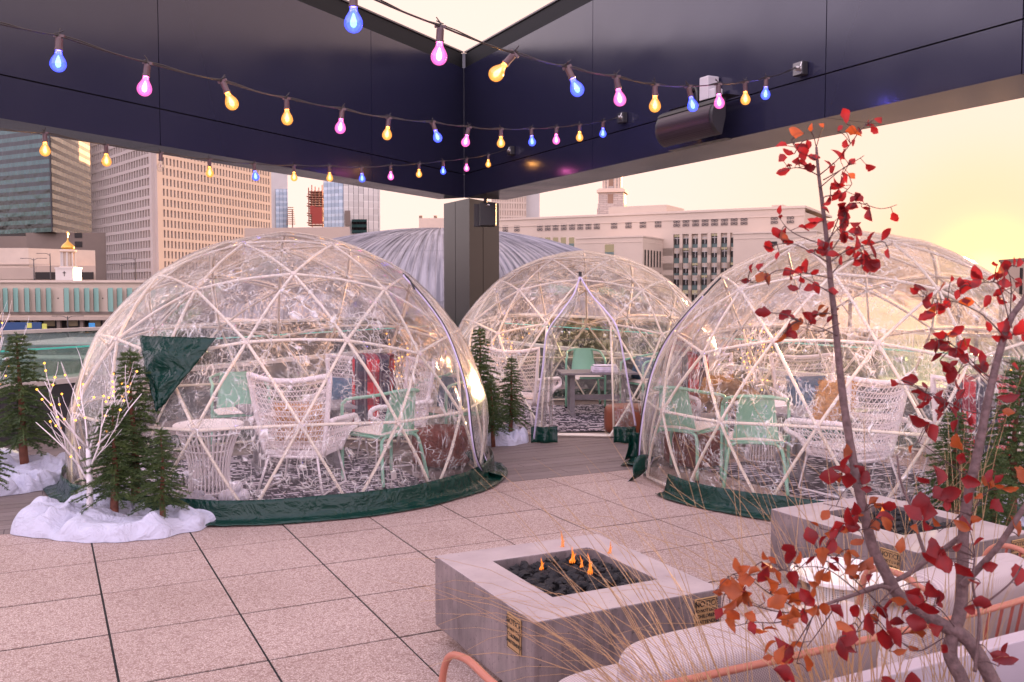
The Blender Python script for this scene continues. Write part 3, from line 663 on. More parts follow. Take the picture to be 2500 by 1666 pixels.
q=MB(); bl(q,0,L,-14,-2.5,-7,gz(0,775,Y)); q.build('shopfront',M['pane_dark'],r)
q=MB()
for k in range(16): bl(q,2+k*4.6,2.7+k*4.6,-1.6,-.6,-7,gz(0,775,Y)-.05)
q.build('pillar',M['brown_wall'],r)
q=MB()
for k in range(16): bl(q,3.4+k*4.6,5.6+k*4.6,-2.5,-2.3,-5.6,-3.9)
q.build('lit_shop_window',M['pane_warm'],r)
finz0,finz1=gz(0,762,Y),gz(0,703,Y)
for i,px in enumerate([-20,3,27,53,79,104,146,170,194,216,250,272,296,318,352,374,398,420]):
    s0=((gx(px,Y)-pA.x)); 
    q=MB(); a=pA+d*s0+out*.1; b=a+d*1.25+out*1.0; q.bar(a+up*(finz0+finz1)/2,b+up*(finz0+finz1)/2,up,finz1-finz0,.08); q.build('glass_fin',M['fin_glass'],r)
    q=MB(); bl(q,s0-.15,s0+.9,.01,.03,finz0+.2,finz1-.2); q.build('window',M['pane_dark'],r)
q=MB()
for px in (11,131,237): bl(q,gx(px,Y)-pA.x-.12,gx(px,Y)-pA.x+.12,0,.06,gz(0,729,Y)-.12,gz(0,729,Y)+.12)
q.build('wall_light',M['pane_dark'],r)
for i,(px,py,mt) in enumerate(((71,795,'sign_yellow'),(108,797,'sign_yellow'),(224,795,'sign_blue'))):
    MB().box((gx(px,182),182,gz(px,py,182)),(.9 if i<2 else 1.2,.12,1.0)).build('hanging_sign',M[mt],r)
MB().box((gx(15,186),186,gz(15,797,186)),(14,.3,1.6)).build('awning',M['awning'],r)
# --- street lamps
def lamp(px,Y,pytop,pybase,arms,label):
    z0=gz(px,pybase,Y); z1=gz(px,pytop,Y); z0=min(z0,z1-4); o=thing('street_lamp',label,'street lamp',(gx(px,Y),Y,z0),0,'street lamps in the city behind')
    h=z1-z0; MB().tube([(0,0,0),(0,0,h)],[.16,.08],8).build('pole',M['lamp_pole'],o)
    q=MB(); q2=MB()
    for s in arms: q.tube(spline([(0,0,h-.5),(s*.8,0,h-.05),(s*2.2,0,h+.0)]),.06,6); q2.box((s*2.5,0,h),(1.0,.3,.12))
    q.build('arm',M['lamp_pole'],o); q2.build('lamp_head',M['lamp_pole'],o)
lamp(86,212,631,684,(-1,1),'double-armed street lamp left of the gold-domed cupola'); lamp(126,212,619,684,(-1,),'taller single-armed street lamp just left of the gold-domed cupola')
lamp(300,212,645,686,(-1,1),'double-armed street lamp in front of the concrete grid tower'); lamp(333,212,631,686,(-1,),'single-armed street lamp in front of the concrete grid tower, beside the double one')
lamp(165,176,772,835,(-1,1),'low double-armed street lamp before the green-finned building')
# --- white & blue slender tower, construction tower, glass tower
Y=620.; r=thing('slender_tower','slim white and blue glass tower seen just right of the concrete grid tower','building',(0,0,0)); 
MB().prism([(gx(640,Y),Y),(gx(706,Y),Y),(gx(706,Y+20),Y+20),(gx(640,Y+20),Y+20)],-7,gz(690,395,Y)).build('core',M['white_panel'],r)
cface(r,(gx(676,Y-3),Y-3),(gx(706,Y-3),Y-3),-7,gz(690,463,Y),'curtain_blue','window_wall')
q=MB()
for k in range(9): q.box((gx(713,Y-3),Y-3,gz(713,548-k*5,Y)),(3.5+ (8-k)*.3,2,.35))
q.tube([(gx(717,Y-3),Y-3,gz(717,560,Y)),(gx(717,Y-3),Y-3,gz(717,512,Y))],.35,4); q.build('balcony',M['rust_floor'],r)
Y=560.; r=thing('construction_tower','unfinished tower of rusty floor slabs with red netting','building',(0,0,0))
q=MB(); q2=MB()
for k in range(15):
    z=gz(775,551,Y)+k*(gz(775,470,Y)-gz(775,551,Y))/14; q.box((gx(776,Y),Y,z),(9+1.2*math.sin(k*1.7),9,.5))
for x_ in (760,768,776,785,793):
    q2.box((gx(x_,Y),Y-3.5,gz(776,505,Y)),(.5,.5,22+ (x_%5))); q2.box((gx(x_,Y),Y+3.5,gz(776,505,Y)),(.4,.5,20))
q.build('floor_slab',M['rust_floor'],r); q2.build('post',M['red_steel'],r)
MB().box((gx(781,Y),Y-4.7,gz(776,528,Y)),(6,.2,10)).box((gx(770,Y),Y-4.6,gz(776,515,Y)),(3,.2,5)).build('red_netting',M['red_steel'],r)
Y=500.; r=thing('white_glass_tower','pale gridded glass tower with a blue-grey left face','building',(0,0,0))
zt=gz(860,440,Y); pm=(gx(841,Y),Y); pl=(gx(793,Y+6),Y+6); pr=(gx(930,Y+10),Y+10)
cface(r,pl,pm,-7,zt,'curtain_blue','window_wall'); cface(r,pm,pr,-7,zt-0,'curtain_white','window_wall')
MB().prism([(pl[0]+.1,pl[1]+.1),(pm[0],pm[1]+.1),(pr[0]-.1,pr[1]+.1),(pr[0]-5,pr[1]+25),(pl[0]+5,pl[1]+25)],-7,zt-.1).build('core',M['white_panel'],r)
MB().box((gx(851,Y-.3),Y-.3,gz(850,533,Y)),(2.8,.3,8)).build('recess',M['brown_wall'],r); MB().box((gx(879,Y),Y+.6,gz(879,553,Y)),(8,1,7.5)).build('dark_glass',M['curtain_dark'],r)
# --- low brown block, small block
Y=170.; r=thing('brown_block','plain brown stone block rising behind the top of the left dome','building',(0,0,0))
MB().prism([(gx(600,Y+4),Y+4),(gx(856,Y),Y),(gx(856,Y+16),Y+16),(gx(600,Y+20),Y+20)],-7,gz(850,554,Y)).build('wall',M['cream_wall_b'],r)
Y=260.; r=thing('far_block','small cream block seen just left of the canopy column','building',(0,0,0))
MB().prism([(gx(1024,Y),Y),(gx(1100,Y),Y),(gx(1100,Y+16),Y+16),(gx(1024,Y+20),Y+20)],-7,gz(1040,533,Y)).build('wall',M['stone_pale'],r)
q=MB()
for px in (1026,1062): q.box((gx(px,Y),Y+3,gz(px,531,Y)),(.9,.9,1.4))
q.build('roof_unit',M['brick_far'],r)
# --- ribbed dome roof
Y=112.; zc=gz(1065,561,Y)-10.3; RA=25.5
r=thing('ribbed_dome_hall','wide shallow dome roof of weathered grey ribbed metal','building',(gx(1078,Y),Y,zc))
def dm(rr,a): 
    z=10.3*math.sqrt(max(0,1-(rr/RA)**2)); return Vector((rr*math.cos(a),rr*math.sin(a),z))
q=MB(); q.grid(lambda u,v:dm(RA*math.sin(v*PI/2),u*2*PI),120,20); q.build('roof',M['rib_roof'],r,smooth=True)
q=MB()
for k in range(190):
    a=k*2*PI/190; pts=[dm(RA*math.sin(j*PI/2/12),a)+Vector((0,0,.05)) for j in range(1 if k%2==0 else 4,13)]; q.tube(pts,.065,4)
q.build('rib',M['rib_roof'],r)
MB().lathe([(RA-.3,.2),(RA+.6,0),(RA+.6,-.8),(RA-1,-1),(RA-1,-9)],96).build('drum',M['stone_pale'],r)
# --- column-right tower
Y=420.; r=thing('striped_tower','pale office tower with ribbed windows just right of the column','building',(0,0,0))
pl=(gx(1200,Y),Y); pr=(gx(1284,Y+3),Y+3); L=math.dist(pl,pr); zt=gz(1240,440,Y)+8; z0=gz(1240,560,Y); 
us=[(i*L/14+.35,(i+1)*L/14-.3) for i in range(14)]; rows=[(z0+i*3.1,z0+i*3.1+2.3) for i in range(int((zt-z0)/3.1))]
MB().prism([(pl[0]+.1,pl[1]+.4),(pr[0]-.1,pr[1]+.4),(pr[0],pr[1]+20),(pl[0],pl[1]+20)],-7,zt-.1).build('core',M['cream_wall_b'],r)
facade(r,pl,pr,z0-5,zt,us,rows,'stone_pale','cream_wall_b',.5,60)
MB().box((gx(1300,Y+10),Y+10,gz(1300,500,Y)+3),(6.2,8,46)).build('white_fin_wall',M['white_panel'],r)
# --- big cream government building
r=thing('government_building','long cream stone building with rows of square carved vents and tall windows','building',(0,0,0))
pl=Vector((gx(1180,167),167,0)); pr=Vector((gx(1960,140),140,0)); d=(pr-pl); L=d.length; d/=L; out=Vector((d.y,-d.x,0)); up=Vector((0,0,1)); zt=gz(1960,508,140)
def sat(px,off=0):  # distance along facade line (offset outwards) for px
    k=(px-1250)/F; o=pl+out*off; return (k*o.y-o.x)/(d.x-k*d.y)
def gb(mb,s0,s1,o0,o1,a,b): mb.bar(pl+d*s0+out*(o0+o1)/2+up*(a+b)/2,pl+d*s1+out*(o0+o1)/2+up*(a+b)/2,up,b-a,o1-o0); return mb
def yz(px,py,off=0): p=pl+d*sat(px,off)+out*off; return gz(px,py,p.y)
gb(MB(),0,L,-22,-.55,-7,zt-.6).build('core',M['cream_wall'],r)
cols=[1649.5,1671.6,1694,1717,1741,1765,1788]; us=[(sat(c_)-.52,sat(c_)+.52) for c_ in cols]
zr=[yz(1700,420+(y_)/2.941) for y_ in (447,545,655,743,850)]; 
vs=[(z_-(1.75 if i>0 else 1.6)-1.75,z_+.05) for i,z_ in enumerate(zr)]
# main wall as facade; each opening holds window above and green spandrel below
d_,L_,o_=facade(r,(pl.x-out.x*.55,pl.y-out.y*.55),(pr.x-out.x*.55,pr.y-out.y*.55),-7,zt,us,sorted(vs),'cream_wall','spandrel_green',.55,100,'spandrel')
for i,z_ in enumerate(zr):
    for j,(u0,u1) in enumerate(us):
        q=MB(); gb(q,u0+.02,u1-.02,-.49,-.44,z_-1.55,z_+.03); q.build('window',M['pane_dark'],r)
        q=MB(); gb(q,u0+.03,u1-.03,-.435,-.43,z_-(.35+.5*((i*7+j*5)%4)/3),z_+.02); q.build('blind',M['win_lit' if (i*5+j*3)%4==0 or i>=4 else 'cream_wall'],r)
        q=MB(); gb(q,(u0+u1)/2-.04,(u0+u1)/2+.04,-.44,-.40,z_-1.5,z_); gb(q,u0+.04,u1-.04,-.44,-.41,z_-.62,z_-.52); q.build('window_bars',M['white_panel'],r)
for c_ in (1317,1337,1356,1375,1395):
    q=MB(); gb(q,sat(c_)-.48,sat(c_)+.48,.0,.05,yz(c_,604),yz(c_,580)); q.build('window',M['win_lit'],r)
    q=MB(); gb(q,sat(c_)-.46,sat(c_)+.46,.052,.07,yz(c_,640),yz(c_,595)); q.build('spandrel',M['spandrel_green'],r)
# square carved vents
t=NT('carved'); c=t.coord(); t.P(color=(.055,.045,.045),rough=.8); M['carved']=t.m
vy=lambda px: 420+(410-(px-1230)*(410-345)/(1930-1230))/2.941
for c_ in (1234,1262,1318,1337,1356,1376,1396,1416,1436,1456,1498,1533,1568,1605,1650,1672.5,1696,1719,1742,1766,1789.5,1813.6,1887,1926):
    s_=sat(c_); z_=yz(c_,vy(c_)); q=MB(); gb(q,s_-.62,s_+.62,.0,.04,z_-.62,z_+.62); q.build('carved_vent',M['cream_wall_b'],r)
    q=MB()
    for dx in (-.3,.3):
        for dz in (-.3,.3):
            for k in range(6):
                a=k*PI/3; gb(q,s_+dx+.17*math.cos(a)-.07,s_+dx+.17*math.cos(a)+.07,.042,.06,z_+dz+.17*math.sin(a)-.07,z_+dz+.17*math.sin(a)+.07)
    gb(q,s_-.05,s_+.05,.042,.055,z_-.5,z_+.5); q.build('vent_grille',M['carved'],r)
q=MB(); gb(q,-.0,L+.15,-22,.15,zt+.003,zt+.35); gb(q,0,L+.05,0,.10,zt-1.15,zt-1.0); q.build('cornice',M['stone_pale'],r)
# wings
def wing(px0,px1,off,pytop,nm):
    s0,s1=sat(px0,off),sat(px1,off); zt_=yz(px1,pytop,off); gb(MB(),s0,s1,.01,off,-7,zt_).build(nm,M['cream_wall'],r); q=MB(); gb(q,s0-.1,s1+.1,.02,off+.12,zt_+.003,zt_+.22); gb(q,s0-.02,s1+.02,.03,off+.06,zt_-.75,zt_-.65); q.build('cornice',M['stone_pale'],r); return s0,s1,zt_
s0,s1,zw=wing(1406,1568,9.,579,'wing')
q=MB(); gb(q,sat(1487,9)-.75,sat(1487,9)+.75,9.0,9.05,yz(1487,616,9),yz(1487,597,9)); q.build('window',M['win_lit'],r)
q=MB(); gb(q,sat(1487,9)-.75,sat(1487,9)+.75,9.0,9.05,yz(1487,632,9),yz(1487,616,9)); q.build('spandrel',M['spandrel_green'],r)
for k in range(6):
    o_=8.0-k*1.35
    for (a_,b_) in ((604,640),(650,690),(700,740)):
        p=pl+d*(s1+.02)+out*o_; q=MB(); z1_=zw-1.6-(a_-604)*.075; q.bar(p+up*(z1_-1.6),p+out*.0+d*.04+up*(z1_-1.6),up,2.6,.5); q.build('window',M['pane_dark'],r)
s0,s1,zw2=wing(1788,1990,6.5,566,'wing')
q=MB(); gb(q,sat(1883,6.5)-.7,sat(1883,6.5)+.7,6.5,6.55,yz(1883,620,6.5),yz(1883,590,6.5)); q.build('window',M['pane_dark'],r)
s0,s1=sat(1484,-3),sat(1625,-3); gb(MB(),s0,s1,-12,-3,zt,yz(1625,500,-3)).build('penthouse',M['cream_wall'],r)
s0,s1=sat(1880,-3),sat(1908,-3); gb(MB(),s0,s1,-8,-3,zt,zt+.9).build('penthouse',M['cream_wall'],r)
# --- stone spire tower
Y=215.; cx=gx(1494,Y); s=Y/F; r=thing('stone_tower','square stone tower with tall windows rising behind the cream building','tower',(cx,Y,0))
t=NT('ashlar'); c=t.coord(); b=t.n('ShaderNodeTexBrick'); t.L.new(t.map(c,(1,1,1),(PI/2,0,0)),b.inputs[0]); b.inputs['Color1'].default_value=(.50,.43,.38,1); b.inputs['Color2'].default_value=(.40,.345,.31,1); b.inputs['Mortar'].default_value=(.25,.21,.19,1); b.inputs['Scale'].default_value=1.; b.inputs['Brick Width'].default_value=1.6; b.inputs['Row Height'].default_value=.42; b.inputs['Mortar Size'].default_value=.04; t.P(color=b.outputs[0],rough=.85); M['ashlar']=t.m
zz=lambda py: gz(1494,py,Y)
rz45=Matrix.Rotation(R_(-14),3,'Z')
q=MB()
for (a,b_,w0) in ((540,512,66),(512,500,63),(500,472,60)): q.box((0,0,(zz(a)+zz(b_))/2),(w0*s,w0*s,zz(b_)-zz(a)),rz45)
q.build('lower_stage',M['ashlar'],r)
MB().box((0,0,(zz(473)+zz(466))/2),(68*s,68*s,zz(466)-zz(473)),rz45).box((0,0,zz(464.5)),(61*s,61*s,zz(463)-zz(466)),rz45).build('cornice',M['stone_pale'],r)
MB().box((0,0,(zz(463)+zz(380))/2),(43*s,43*s,zz(380)-zz(463)),rz45).build('upper_stage',M['ashlar'],r)
for (x_,py0,py1,wd,rad) in ((-5,500,477,13,30),(-4,457,420,10,21.5)):
    q=MB(); q.box((x_*s*.2,-rad*s-.03,(zz(py0)+zz(py1))/2),(wd*s,.1,zz(py1)-zz(py0))); 
    q.v=[tuple(rz45@Vector(v)) for v in q.v]; q.build('window',M['brick_far'],r)
    q=MB(); q.box((rad*s+.03,0,(zz(py0)+zz(py1))/2),(.1,wd*s,zz(py1)-zz(py0))); q.v=[tuple(rz45@Vector(v)) for v in q.v]; q.build('window',M['pane_dark'],r)
q=MB()
for x_ in (-17,-9,9,17): q.box((x_*s,-21.8*s,(zz(462)+zz(380))/2),(3*s,.5,zz(380)-zz(462)))
q.v=[tuple(rz45@Vector(v)) for v in q.v]; q.build('pilaster',M['stone_pale'],r)
# --- right hand building, bare trees
Y=150.; r=thing('corner_building','plain brown building at the right edge where the sun is setting','building',(0,0,0))
MB().prism([(gx(2438,Y),Y),(gx(2700,Y-30),Y-30),(gx(2700,Y+5),Y+5),(gx(2438,Y+10),Y+10)],-7,gz(2440,641,Y)).build('wall',M['cream_wall_b'],r)
q=MB(); q.bar(Vector((gx(2438,Y),Y-.1,gz(2440,641,Y)+.2)),Vector((gx(2700,Y-30),Y-30.1,gz(2440,641,Y)+.2)),(0,0,1),.4,.6); q.build('cornice',M['brown_wall'],r)
for (px,py) in ((2497,668),(2520,668),(2497,705),(2520,705)):
    q=MB(); q.box((gx(px,Y-7.6),Y-7.6,gz(px,py,Y-7.6)),(1.1,.4,1.7),Matrix.Rotation(R_(-50),3,'Z')); q.build('window',M['pane_dark'],r)
def baretree(px,Y,pytop,label,sc=1.):
    z1=gz(px,pytop,Y); z0=-7; h=z1-z0; o=thing('bare_tree',label,'tree',(gx(px,Y),Y,z0),0,'bare trees on the skyline')
    rr=random.Random(int(px)); q=MB(); q.tube([(0,0,0),(0,0,h*.5)],[.3,.2],6); q.build('trunk',M['bare_tree'],o); q=MB()
    def br(p,dv,l,r_,dep):
        e=p+dv*l; q.tube([p,p.lerp(e,.5)+Vector((rr.uniform(-.1,.1),rr.uniform(-.1,.1),0))*l*.3,e],[r_,r_*.8,r_*.55],4,cap=False)
        if dep==0: return
        for k in range(3): 
            nd=(dv+Vector((rr.uniform(-.7,.7),rr.uniform(-.7,.7),rr.uniform(-.1,.5)))).normalized(); br(p.lerp(e,rr.uniform(.5,1)),nd,l*.72,r_*.55,dep-1)
    for k in range(7): br(Vector((0,0,h*rr.uniform(.3,.5))),Vector((rr.uniform(-.8,.8),rr.uniform(-.8,.8),1)).normalized(),h*.19*rr.uniform(.8,1.2),.12,4)
    q.build('crown',M['bare_tree'],o)
baretree(2075,120,552,'bare winter tree showing above the top of the right dome'); baretree(2385,140,650,'bare winter tree against the setting sun left of the brown building'); baretree(2340,150,662,'thin bare tree left of the sunlit one',)
# distant low skyline so the far ground does not end in a line
sk=random.Random(3); q=MB()
for k in range(60):
    x_=-1300+k*45+sk.uniform(-15,15); q.box((x_,1900+sk.uniform(-100,100),-7+sk.uniform(6,16)/1.),(sk.uniform(30,60),40,sk.uniform(14,30)))
o=q.build('far_skyline',M['cream_wall_b']); o['kind']='structure'
# ================================================================== DOMES
RD=1.8; ZD=.335
def ico3():
    V=[Vector((0,0,1))]; a=math.atan(.5)
    for k in range(5): V.append(Vector((math.cos(a)*math.cos(k*2*PI/5),math.cos(a)*math.sin(k*2*PI/5),math.sin(a))))
    for k in range(5): V.append(Vector((math.cos(a)*math.cos((k+.5)*2*PI/5),math.cos(a)*math.sin((k+.5)*2*PI/5),-math.sin(a))))
    Fc=[(0,1+k,1+(k+1)%5) for k in range(5)]+[(1+k,6+k,1+(k+1)%5) for k in range(5)]+[(6+k,6+(k+1)%5,1+(k+1)%5) for k in range(5)]
    pts=[]; idx={}; tris=[]
    def gid(q):
        q=q.normalized(); key=(round(q.x,4),round(q.y,4),round(q.z,4))
        for kk,i in idx.items():
            if abs(kk[0]-key[0])+abs(kk[1]-key[1])+abs(kk[2]-key[2])<.002: return i
        idx[key]=len(pts); pts.append(q); return len(pts)-1
    for (i,j,k) in Fc:
        g={}
        for a_ in range(4):
            for b in range(4-a_):
                g[a_,b]=gid((V[i]*a_+V[j]*b+V[k]*(3-a_-b))/3)
        for a_ in range(3):
            for b in range(3-a_):
                tris.append((g[a_,b],g[a_+1,b],g[a_,b+1]))
                if a_+b<2: tris.append((g[a_+1,b],g[a_+1,b+1],g[a_,b+1]))
    return pts,tris
IP,IT=ico3()
def skirt_fn(th,ph): pass
def dome(label,cx,cy,rot,door=None,zip_pts=None,seed=0,skirt_gap=None):
    r=thing('garden_dome',label,'dome tent',(cx,cy,0),0,'clear geodesic dome tents')
    Mr=Matrix.Rotation(rot,3,'Z'); C0=Vector((0,0,ZD))
    V=[Mr@p for p in IP]
    ang=[math.degrees(math.acos(max(-1,min(1,p.z)))) for p in V]
    keep=[i for i in range(len(V)) if ang[i]<102]
    def pos(i,R=RD):
        q=V[i]*R+C0
        if ang[i]>95: q.z=.025
        return q
    tris=[t_ for t_ in IT if all(ang[i]<102 for i in t_)]
    edges=set()
    for t_ in tris:
        for a,b in ((0,1),(1,2),(2,0)): edges.add(tuple(sorted((t_[a],t_[b]))))
    ti=None; posts=None; removed=set(); doorset=set()
    if door is not None:
        # top vertex = row-2 vertex nearest direction 'door'
        dv=Vector((math.cos(door),math.sin(door),0))
        row2=[i for i in keep if 35<ang[i]<45]; ti=max(row2,key=lambda i:(V[i].to_2d().normalized().dot(dv.to_2d())))
        row3=[i for i in keep if 55<ang[i]<66]; posts=sorted(row3,key=lambda i:-(V[i].to_2d().normalized().dot(dv.to_2d())))[:2]
        row4=[i for i in keep if 75<ang[i]<85]; mid=max(row4,key=lambda i:(V[i].to_2d().normalized().dot(dv.to_2d())))
        removed={tuple(e) for e in edges if mid in e}
        row5=[i for i in keep if ang[i]>95]; low=sorted(row5,key=lambda i:-(V[i].to_2d().normalized().dot(dv.to_2d())))[:2]
        doorset={k for k,t_ in enumerate(tris) if mid in t_ or (ti in t_ and posts[0] in t_ and posts[1] in t_) or (low[0] in t_ and low[1] in t_ and mid in t_)}
        removed.add(tuple(sorted(posts)))
    q=MB(); rad=.0118
    for a,b in edges:
        if (a,b) in removed: continue
        pa,pb=pos(a),pos(b); L=(pb-pa).length
        m_=(pa+pb)/2; m2=C0+(m_-C0).normalized()*(RD*.993) if ang[a]<95 or ang[b]<95 else m_
        q.tube(spline([pa,m2,pb],3),rad,7,cap=False)
    if door is not None:
        for pst,lw in zip(posts,(0,1)):
            pp=pos(pst); b_=Vector((pp.x*1.12,pp.y*1.12,.03)); q.tube([pp,pp*1.0+Vector((pp.x*.06,pp.y*.06,-.55)),b_],rad,7)
        b0,b1=[Vector((pos(p_).x*1.12,pos(p_).y*1.12,.03)) for p_ in posts]; q.tube([b0,b1],rad,7)
    q.build('frame',M['strut'],r,smooth=True)
    q=MB()
    for i in keep:
        if ang[i]<95: q.lathe([(.024,-.014),(.027,0),(.024,.014)],8,pos(i),V[i].to_track_quat('Z','Y').to_matrix())
    q.build('joint',M['cream_pad'],r)
    # cover
    vd={}; vs=[]; fs=[]; n=12
    off=Vector((seed*7.3,seed*3.1,0))
    def cp(a,b,c,i,j):
        k=n-i-j; fl=(pos(a)*i+pos(b)*j+pos(c)*k)/n; u=(V[a]*i+V[b]*j+V[c]*k)/n; un=u.normalized()
        sp_=C0+un*RD
        w_=.55; p=fl.lerp(sp_,w_); 
        e=min(i,j,k)/n
        nz=noise.noise(p*2.6+off)*.020+noise.noise(p*7+off)*.010+noise.noise(p*17+off)*.0035
        rr=(p-C0); p=C0+rr.normalized()*(rr.length+.028+nz*(.35+1.6*e))
        z_=fl.z
        if z_<.12: pass
        p.z=max(p.z,.02)
        return p
    for k_,(a,b,c) in enumerate(tris):
        if k_ in doorset: continue
        ids={}
        for i in range(n+1):
            for j in range(n+1-i):
                p=cp(a,b,c,i,j); key=(round(p.x,3),round(p.y,3),round(p.z,3))
                if key not in vd: vd[key]=len(vs); vs.append(p)
                ids[i,j]=vd[key]
        for i in range(n):
            for j in range(n-i):
                fs.append((ids[i,j],ids[i+1,j],ids[i,j+1]))
                if i+j<n-1: fs.append((ids[i+1,j],ids[i+1,j+1],ids[i,j+1]))
    q=MB(); q.add(vs,fs); q.build('cover',M['film'],r,smooth=True)
    # skirt band
    q=MB(); gaps=skirt_gap or []
    def sk(u,v,a0,a1):
        th=a0+(a1-a0)*u
        # polygonal base radius
        base=1.0; Rb=RD*math.sin(R_(100))+.03
        f1=noise.noise(Vector((th*3+seed*9,v*1.3,0))); f2=noise.noise(Vector((th*9+seed*9,v*3,4)))
        if v<.55:
            z=.165-.145*(v/.55); ro=Rb+.035+.018*f2+.03*(v/.55)
        else: z=.022-.014*((v-.55)/.45)+abs(f2)*.022; ro=Rb+.07+.10*((v-.55)/.45)*(1+.6*f1)
        z+= .018*f1*(1-v)
        return Vector((ro*math.cos(th),ro*math.sin(th),max(z,.006)))
    segs=[(0,2*PI)] if not gaps else gaps
    for (a0,a1) in segs: q.grid(lambda u,v:sk(u,v,a0,a1),int(150*(a1-a0)/6.28)+2,8)
    o=q.build('skirt',M['vinyl'],r,smooth=True)
    mo=o.modifiers.new('s','SOLIDIFY'); mo.thickness=.004
    if zip_pts:
        for kind,mat,rad_,pts in zip_pts:
            q=MB(); pp=spline(pts,8); q.tube(pp,rad_,6); q.build(kind,M[mat],r,smooth=True)
    return r,V,pos,posts,ti
def sph(cx,cy,u,v,R=RD+.05,far=False):
    """point of a dome's sphere seen at photo pixel, relative to dome centre"""
    o=Vector((0,0,H))-Vector((cx,cy,ZD)); d=rayd(u,v).normalized(); b=o.dot(d); c=o.dot(o)-R*R; D=b*b-c
    if D<0: D=0
    t_=-b-math.sqrt(D); return o+d*t_+Vector((0,0,ZD))
DL=(-2.02,8.31); DM=(.92,12.03); DR=(2.95,8.09)
def spts(D,lst,R=RD+.055): return [sph(*D,u,v,R) for u,v in lst]
zl=spts(DL,[(985,672),(1040,735),(1085,800),(1118,880),(1140,960),(1150,1050),(1160,1110),(1176,1150)])
zl2=spts(DL,[(990,668),(1050,738),(1100,810),(1140,890),(1163,960),(1172,1040),(1178,1120),(1185,1160)],RD+.03)
dmL=dome('large clear dome tent at left with a dark green window flap and green skirt',*DL,.605,None,[('zipper','zip',.010,zl),('seam_cord','black',.005,[p+Vector((.012,-.01,0)) for p in zl]),('vent_strap','black',.008,spts(DL,[(984,668),(1000,684),(1012,706)],RD+.06))],seed=1,skirt_gap=[(-5.6,.22)])
zr=spts(DR,[(1716,724),(1670,775),(1625,835),(1594,905),(1575,985),(1564,1060),(1560,1120)])
dmR=dome('clear dome tent at right partly hidden by the red-leaved branches',*DR,-.153,None,[('zipper','zip',.010,zr),('seam_cord','black',.005,[p+Vector((-.012,-.01,0)) for p in zr]),('vent_strap','black',.008,spts(DR,[(1718,722),(1738,700),(1760,678)],RD+.06))],seed=2,skirt_gap=[(-2.75,2.9)])
doorang=math.atan2(-12.03,0.0)-.0
dmM=dome('smaller clear dome tent in the middle with its door curtains tied open',*DM,.204,math.atan2(G(1410,1078).y-DM[1],G(1410,1078).x-DM[0]),None,seed=3,skirt_gap=[(-1.15,3.65)])
# mid dome door curtains
rM,VM,posM,postsM,tM=dmM
T=posM(tM,RD+.05)
rel=lambda p:Vector((p.x-DM[0],p.y-DM[1],p.z))
def curtain_strip(pts_out,pts_in,nm='door_curtain'):
    a=spline(pts_out,8); b=spline(pts_in,8); n=len(a)
    q=MB(); q.grid(lambda u,v:(a[min(n-1,int(round(v*(n-1))))].lerp(b[min(n-1,int(round(v*(n-1))))],u)+Vector((0,0,0))+Vector((0,-.03*math.sin(u*18+v*2)*min(1,4*v)*.8,0))),26,n-1)
    q.build(nm,M['film'],rM,smooth=True)
    MB().tube(a,.0105,6).build('zipper',M['zip'],rM,smooth=True)
gl_=lambda u,v,Y:rel(P(u,v,Y))
Tw=T
lo=[T,gl_(1400,720,10.42),gl_(1372,760,10.2),gl_(1336,815,10.0),gl_(1325,900,9.93),gl_(1313,990,9.9),gl_(1303,1075,9.92)]
li=[T,gl_(1412,725,10.45),gl_(1396,770,10.4),gl_(1362,830,10.35),gl_(1352,900,10.3),gl_(1354,980,10.3),gl_(1356,1060,10.28)]
curtain_strip(lo,li)
ro=[T,gl_(1445,722,10.40),gl_(1475,755,10.1),gl_(1506,800,9.85),gl_(1524,880,9.75),gl_(1538,960,9.72),gl_(1552,1040,9.75)]
ri=[T,gl_(1436,728,10.45),gl_(1448,775,10.35),gl_(1487,830,10.3),gl_(1497,900,10.2),gl_(1500,980,10.2),gl_(1500,1050,10.2)]
curtain_strip(ro,ri)
MB().box(T+Vector((0,-.03,.03)),(.035,.02,.05)).tube([T+Vector((0,-.02,.02)),T+Vector((0,-.03,-.06))],.008).build('curtain_tie',M['black'],rM)
for (u0,u1) in ((1296,1361),(1497,1552)):
    q=MB()
    a=gl_(u0,1040 if u0<1400 else 1050,9.93); b=gl_(u1,1052 if u0<1400 else 1040,9.95)
    q.grid(lambda u,v:Vector((a.x+(b.x-a.x)*u, a.y+.03*math.sin(u*9)-.05*v, .165*(1-v)+.01)),10,5)
    o=q.build('skirt_flap',M['vinyl'],rM,smooth=True); o.modifiers.new('s','SOLIDIFY').thickness=.004
# green window flap on the left dome
rL=dmL[0]
c4=[(342,820),(529,826),(430,945),(392,1000),(364,940)]
def flap(u,v):
    top=Vector((342,820)).lerp(Vector((529,826)),u); lowp=Vector((382,1006)).lerp(Vector((402,985)),u); lft=Vector((350,905)); rgt=Vector((470,897))
    p=top*(1-v)**2+ (lft.lerp(rgt,u))*2*v*(1-v)+lowp*v*v
    s_=sph(*DL,p.x,p.y,RD+.075)
    k=noise.noise(Vector((u*4,v*5,1)))*.03+noise.noise(Vector((u*9,v*11,3)))*.012
    n_=(s_-Vector((0,0,ZD))).normalized(); return s_+n_*k*1.0
o=MB().grid(flap,28,28).build('window_flap',M['vinyl'],rL,smooth=True); o.modifiers.new('s','SOLIDIFY').thickness=.004; o['label']='dark green vinyl window flap'
